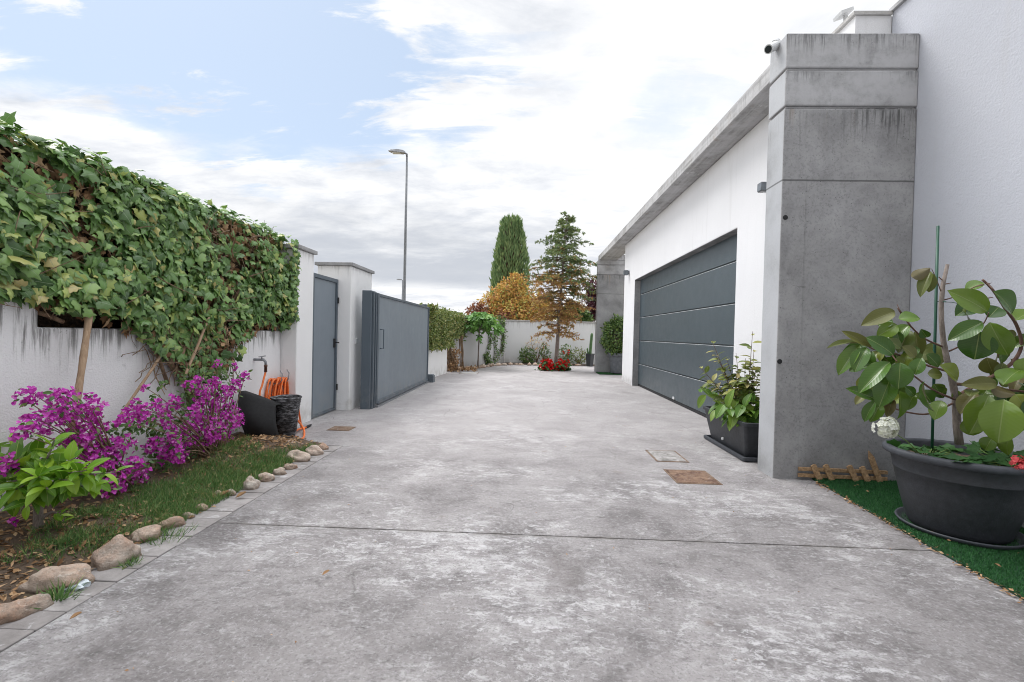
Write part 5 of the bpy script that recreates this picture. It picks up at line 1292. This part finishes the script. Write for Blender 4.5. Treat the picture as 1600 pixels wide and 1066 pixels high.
for py, lw, rw, brown in tiers:
    o0 = tr_at(py-6); nb = 7
    if py > 510: nb = 5
    a0 = rng.uniform(0, 6)
    for k in range(nb):
        a = a0+2*PI*k/nb+rng.normal(0, .22); ca, sa = math.cos(a), math.sin(a)
        L = (rw if ca > 0 else lw)*CY/F_PX*1.12*rng.choice([.55, .85, 1.0, 1.0, 1.1])*rng.uniform(.85, 1.05)*(1 if abs(ca) > .35 else .85)
        o0 = tr_at(py-6+rng.uniform(-6, 5))
        if L < .1: continue
        droop = .06+.16*(py-340)/200+rng.normal(0, .05); up_ = rng.uniform(.0, .35); pts = []
        for s in np.linspace(0, 1, 7): pts.append(o0+Vector((ca*L*s, sa*L*s, L*(up_*s-(droop+up_)*s*s)+.05*nz((s*3, k*3.3, py)))))
        brs.tube(pts, np.linspace(.013*L+.005, .004, 7).tolist(), 5, False)
        nt = int(6+L*20)
        for q_ in range(nt):
            s = rng.uniform(.18, 1.0); i = min(5, int(s*6)); p = pts[i].lerp(pts[i+1], s*6-i)
            sd = 1 if rng.random() < .5 else -1; tl_ = L*.32*(1.1-s)*rng.uniform(.5, 1.1)+.07
            dv = Vector((ca*.55-sa*sd*.9, sa*.55+ca*sd*.9, rng.normal(-.15, .32))).normalized()
            brs.tube([p, p+dv*tl_], .003, 3, False)
            m = int(5+tl_*52); tt = rng.uniform(0, 1, m); PP = np.array(p)[None]+np.array(dv)[None]*tl_*tt[:, None]
            DD = np.array(dv)[None]*.6+rng.normal(0, .55, (m, 3))+np.array([0, 0, .15]); NN = np.array([0, 0, 1])+rng.normal(0, .5, (m, 3))
            dst = brn if rng.random() < brown*(.45 if ca > .15 and py < 470 else 1.05) else grn
            dst.inst(TP_NEED, PP, DD, NN, rng.uniform(.04, .08, m), rng.uniform(.055, .11, m))
obj('branches', brs, MT['bark'], cd); obj('green_needles', grn, MT['ced_green'], cd); obj('dry_needles', brn, MT['ced_brown'], cd)

# columnar cypress
th = thing('cypress_tree', 'tall dense columnar cypress rising behind the orange shrub', 'tree', (-1.1, 25, 0))
cb = MB(); xc = gy(797, 450, 25).x; H_ = gy(797, 338, 25).z; n = 9000; P = []; D = []; S_ = []
for _ in range(n):
    z = rng.uniform(1.2, H_) ; t_ = z/H_; R_ = .98*(1-.06*t_-.50*max(0, (t_-.55)/.45)**1.6)
    if t_ > .975: R_ *= .75
    a = rng.uniform(0, 2*PI); R_ *= (1+.16*nz((math.cos(a)*2.5, math.sin(a)*2.5, z*1.3))+.08*nz((math.cos(a)*6, math.sin(a)*6, z*3)))*rng.uniform(.84, 1.02)
    P.append((xc+.03*z*.3+R_*math.cos(a)-.05, 25+R_*math.sin(a), z-.2)); D.append((math.cos(a)*.35+rng.normal(0, .2), math.sin(a)*.35+rng.normal(0, .2), 1)); S_.append(rng.uniform(.16, .38))
cb.inst(TP_QUAD, P, D, [(math.cos(k), math.sin(k)-.3, .3) for k in rng.uniform(0, 6.3, n)], np.array(S_), np.array(S_)*.42)
for k in range(22):   # leader shoots breaking the top outline
    a = rng.uniform(0, 2*PI); r = rng.uniform(.1, .62); zt = H_-.05-r*rng.uniform(.6, 1.2); m = 60; t_ = rng.random(m)
    PP = np.stack([xc+.04+r*math.cos(a)+rng.normal(0, .05, m)*(1-t_), 25+r*math.sin(a)+rng.normal(0, .05, m)*(1-t_), zt-.6+.55*t_], 1)
    cb.inst(TP_QUAD, PP, np.stack([rng.normal(0, .25, m), rng.normal(0, .25, m), np.ones(m)], 1), rdir(m), rng.uniform(.10, .2, m), rng.uniform(.05, .09, m))
obj('crown', cb, MT['thuja'], th)
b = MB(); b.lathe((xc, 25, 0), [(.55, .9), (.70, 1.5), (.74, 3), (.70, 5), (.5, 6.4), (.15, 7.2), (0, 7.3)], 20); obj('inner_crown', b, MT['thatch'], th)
b = MB(); b.tube([(xc, 25, 0), (xc, 25, 1.3)], .14, 10); obj('trunk', b, MT['bark'], th)

def tree_cloud(name, label, lobes, Y, mats, n, size, base_x, cat='tree', trunk_r=.08):
    t = thing(name, label, cat, (base_x, Y, 0)); tb_ = MB(); bl = [MB() for _ in mats]
    C = [(gy(px, py, Y+dy), r*Y/F_PX, mi) for px, py, r, dy, mi in lobes]; tot = sum(r*r for _, r, _ in C)
    hub = Vector((base_x, Y, 1.0)); tb_.tube([(base_x, Y, 0), (base_x+.03, Y, .5), hub], [trunk_r, trunk_r*.85, trunk_r*.7], 9)
    for c, r, mi in C:
        mid = hub.lerp(c, .5)+Vector((0, 0, .1)); pts = [hub.lerp(mid, s).lerp(mid.lerp(c, s), s) for s in np.linspace(0, 1, 6)]; tb_.tube(pts, np.linspace(trunk_r*.45, .012, 6).tolist(), 6, False)
        m = int(n*r*r/tot); o = unit(rng.normal(size=(m, 3))); k = np.array([1+.55*mnoise.noise(Vector(v*1.5)+c*3) for v in o]); o2 = o*k[:, None]*(rng.uniform(.1, 1, (m, 1))**.45)
        P = np.array(c)+o2*r; 
        for q_ in range(9):
            i = rng.integers(0, m); tb_.tube([c, Vector(P[i])], .006, 4, False)
        bl[mi].inst(TP_MINI, P, o+rdir(m)*1.1, np.array([0, -.3, .8])+o*.5+rng.normal(0, .4, (m, 3)), rng.uniform(*size, m))
    obj('trunk', tb_, MT['bark'], t)
    for q_, m_ in zip(bl, mats):
        if q_.nv: obj('crown', q_, MT[m_], t)
tree_cloud('autumn_tree', 'broad orange and yellow leaved tree behind the back wall',
    [(795, 452, 17, 0, 0), (810, 444, 13, .3, 0), (780, 470, 20, 0, 0), (765, 478, 18, .3, 0), (815, 470, 22, .2, 0), (800, 490, 22, -.3, 0), (775, 492, 18, -.2, 0), (835, 480, 22, 0, 0), (830, 495, 20, -.3, 0), (852, 490, 18, 0, 0), (745, 484, 12, 0, 1), (757, 490, 14, -.2, 1), (737, 488, 9, .2, 1), (790, 500, 16, -.5, 1), (850, 470, 16, .3, 1), (805, 434, 8, 0, 0), (785, 452, 9, .2, 0)], 20.5, ['orange', 'russet'], 9500, (.09, .17), -.4)
tree_cloud('purple_tree', 'dark purple leaved tree beside the far concrete pillar',
    [(925, 447, 12, 0, 0), (928, 468, 15, 0, 0), (921, 488, 13, 0, 0), (935, 480, 16, 0, 0), (914, 498, 10, 0, 0)], 22, ['purple'], 2800, (.10, .18), 3.0)
tree_cloud('green_bush', 'mid green bush seen above back wall behind cedar',
    [(893, 486, 13, 0, 0), (905, 492, 12, 0, 0), (918, 500, 8, 0, 0), (878, 492, 10, 0, 0)], 19, ['shrub'], 2600, (.09, .15), 2.1, 'bush', .05)

# potted round shrub by far pillar, on a turf mat
tm = MB(); tm.box(2.035, 3.1, 13.0, 13.69, .0005, .012); tag(obj('mat_backing', tm, MT['turf_base'], loc=(2.5, 13.3, 0)), kind='structure')
b = turf_blades(9000, lambda x, y: x > 0, 2.035, 3.05, 13.0, 13.68, .011); o = obj('turf_mat', b, MT['turf']); tag(o, 'small green turf mat under the far grey pot', 'turf mat', kind='stuff')
fp_ = thing('plant_pot', 'grey round pot with bushy shrub by far concrete pillar', 'pot', (2.63, 13.32, .012))
b = MB(); b.lathe((2.63, 13.32, .012), [(0, .02), (.20, .02), (.215, .03), (.27, .52), (.295, .525), (.30, .60), (.275, .60), (.265, .5), (0, .5)], 40); obj('pot_body', b, MT['plastic_grey'], fp_, smooth=False)
c = Vector((2.58, 13.32, 1.12)); t = thing('round_shrub', 'dense rounded green shrub growing in the far grey pot', 'shrub', (2.6, 13.32, .55))
n = 2600; o_ = unit(rng.normal(size=(n, 3))); k = np.array([1+.32*mnoise.noise(Vector(v*2.0)) for v in o_]); P = np.array(c)+o_*k[:, None]*np.array([.42, .42, .56])*(rng.uniform(.3, 1, (n, 1))**.4); P[:, 2] = np.maximum(P[:, 2], .6)
b = MB(); b.inst(TP_MINI, P, o_+rdir(n)*.8, o_+np.array([0, -.2, .6])+rng.normal(0, .4, (n, 3)), rng.uniform(.06, .11, n)); obj('leaves', b, MT['shrub'], t)
b = MB()
for i in range(20): b.tube([(2.63, 13.32, .5), Vector((2.62, 13.32, .8)), Vector(P[i*7])], [.02, .012, .004], 5, False)
obj('stems', b, MT['bark'], t)
# cactus in black pot
b = MB(); cpx = gz(921.5, 570.5); cc = Vector((cpx.x-.02, 16.35, 0)); cc.x = gy(921.5, 570, 16.35).x
t = thing('plant_pot', 'small black square pot holding the thin cactus', 'pot', cc)
b.lathe(cc, [(0, .01), (.115, .01), (.12, .02), (.15, .42), (.165, .425), (.165, .46), (.14, .46), (.13, .40), (0, .40)], 4); obj('pot_body', b, MT['plastic'], t)
cs = MB(); cs.tube([cc+Vector((0, 0, .39)), cc+Vector((.02, 0, .8)), cc+Vector((.045, 0, 1.14)), cc+Vector((.05, 0, 1.2))], [.05, .052, .048, .015], 8)
cs.tube([cc+Vector((-.06, 0, .39)), cc+Vector((-.10, 0, .62)), cc+Vector((-.10, 0, .66))], [.03, .03, .01], 8)
o = obj('cactus', cs, MT['cactus'], loc=cc+Vector((0, 0, .39)), smooth=False); tag(o, 'thin upright cactus column beside far concrete pillar', 'cactus')

# ================================================================== LIGHT
SUN_EL, SUN_AZ = math.radians(56), math.radians(-52)      # azimuth from +Y toward +X
wd = bpy.data.worlds.new('World'); sc.world = wd; wd.use_nodes = True
wt = wd.node_tree; wt.nodes.clear(); s = NB(tree=wt)
out = s.n('ShaderNodeOutputWorld'); bg = s.n('ShaderNodeBackground'); wt.links.new(bg.outputs[0], out.inputs[0])
sky = s.n('ShaderNodeTexSky', sky_type='NISHITA'); sky.sun_disc = False; sky.sun_elevation = SUN_EL; sky.sun_rotation = SUN_AZ; sky.altitude = 600; sky.air_density = 1.0; sky.dust_density = 1.5; sky.ozone_density = 1.0
gen = s.n('ShaderNodeTexCoord').outputs['Generated']; D_ = s.sep(gen)
zz = s.math('ADD', s.math('MAXIMUM', D_[2], 0.0), .16)
uv = s.comb(s.math('DIVIDE', D_[0], zz), s.math('DIVIDE', D_[1], zz), 0.0)
n1 = s.noise(1.1, 9, .58, .35, s.scl(uv, (1, 1, 1), (1.3, 4.1, 0)))
n2 = s.noise(2.6, 8, .62, .2, s.scl(uv, (.8, 1.3, 1), (7.3, 2.2, 0)))
def lobe(vx, vy, vz, a, b_):
    v = Vector((vx, vy, vz)).normalized(); nd = s.n('ShaderNodeVectorMath', operation='DOT_PRODUCT'); s.put(nd.inputs[0], gen); nd.inputs[1].default_value = v
    return s.sstep(nd.outputs['Value'], a, b_)
def lobe_px(px, py, a, b_):
    v = _ray(px, py); return lobe(v.x, v.y, v.z, a, b_)
gap = s.math('ADD', s.math('MULTIPLY', lobe_px(520, 60, .915, .997), .50), s.math('ADD', s.math('MULTIPLY', lobe_px(230, 50, .90, .995), .36), s.math('MULTIPLY', lobe_px(1075, 235, .982, .999), .34)))
gap = s.math('SUBTRACT', gap, s.math('MULTIPLY', lobe_px(900, 200, .93, .99), .10))
nn_ = s.math('ADD', s.math('MULTIPLY', n1, .62), s.math('MULTIPLY', n2, .38))
cov = s.math('SUBTRACT', s.math('MULTIPLY_ADD', s.math('SUBTRACT', nn_, .5), 2.3, .68), gap)
cov = s.math('ADD', cov, s.sstep(D_[2], .44, .26, 0, .42))
strk = s.n('ShaderNodeMapping'); s.put(strk.inputs[0], uv); strk.inputs['Rotation'].default_value = (0, 0, .9); strk.inputs['Scale'].default_value = (1.0, 3.2, 1)
cov = s.math('ADD', cov, s.sstep(s.noise(1.6, 9, .62, .5, strk.outputs[0]), .44, .68, 0, .62))
cloud = s.sstep(cov, .24, .70)
tn = s.math('ADD', s.math('MULTIPLY', s.noise(2.0, 10, .62, .5, s.scl(uv, (.75, 1.2, 1), (2.2, 9.1, 0))), .6), s.math('MULTIPLY', s.noise(5.0, 8, .6, .3, s.scl(uv, (.8, 1.2, 1), (5.2, 1.1, 0))), .4))
tone = s.ramp(tn, [(.37, (6.1, 6.4, 6.95)), (.45, (7.4, 7.6, 8.0)), (.52, (8.5, 8.6, 8.75)), (.60, (9.2, 9.2, 9.25))])
band = s.math('MULTIPLY', s.math('MULTIPLY', s.sstep(D_[2], .085, .115), s.sstep(s.math('ADD', D_[2], s.math('MULTIPLY', s.math('SUBTRACT', n2, .5), .30)), .13, .30, 1, 0)), lobe_px(640, 425, .90, .99))
tone = s.mix(s.math('MULTIPLY', band, .9), tone, (5.0, 5.3, 5.85))
blue = s.mix(.62, sky.outputs[0], (6.6, 7.9, 9.6))
colr = s.mix(cloud, blue, tone)
colr = s.mix(s.sstep(D_[2], .0, .085, .85, 0), colr, (9.3, 9.3, 9.4))
colr = s.mix(s.math('MULTIPLY', lobe_px(1150, 120, .90, 1.0), .45), colr, (9.9, 9.9, 9.9))
# sky gain added to light walls: brighter overhead and to both sides, duller behind
gain = s.math('MULTIPLY', s.math('ADD', s.math('ADD', 1.0, s.sstep(D_[2], .58, .92, 0, 2.1)), s.sstep(s.math('ABSOLUTE', D_[0]), .74, .92, 0, 1.5)), s.sstep(D_[1], .15, -.5, 1, .72))
vm = s.n('ShaderNodeVectorMath', operation='SCALE'); s.put(vm.inputs[0], colr); s.put(vm.inputs['Scale'], gain)
s.put(bg.inputs[0], vm.outputs[0]); bg.inputs[1].default_value = .119
sun = bpy.data.lights.new('sun', 'SUN'); sun.energy = 2.3; sun.angle = math.radians(28); sun.color = (1, .97, .93)
so = bpy.data.objects.new('sun', sun); COL.objects.link(so)
dv = Vector((math.sin(SUN_AZ)*math.cos(SUN_EL), math.cos(SUN_AZ)*math.cos(SUN_EL), math.sin(SUN_EL)))
so.rotation_euler = dv.to_track_quat('Z', 'Y').to_euler(); so.location = (0, 0, 30)

sc.view_settings.view_transform = 'Standard'; sc.view_settings.look = 'None'; sc.view_settings.exposure = 0; sc.view_settings.gamma = 1
sc.render.engine = 'CYCLES'; sc.cycles.use_denoising = True; sc.cycles.filter_width = 1.0; sc.cycles.sample_clamp_indirect = 4.0; sc.cycles.max_bounces = 8
try: sc.cycles.denoiser = 'OPENIMAGEDENOISE'
except Exception: pass
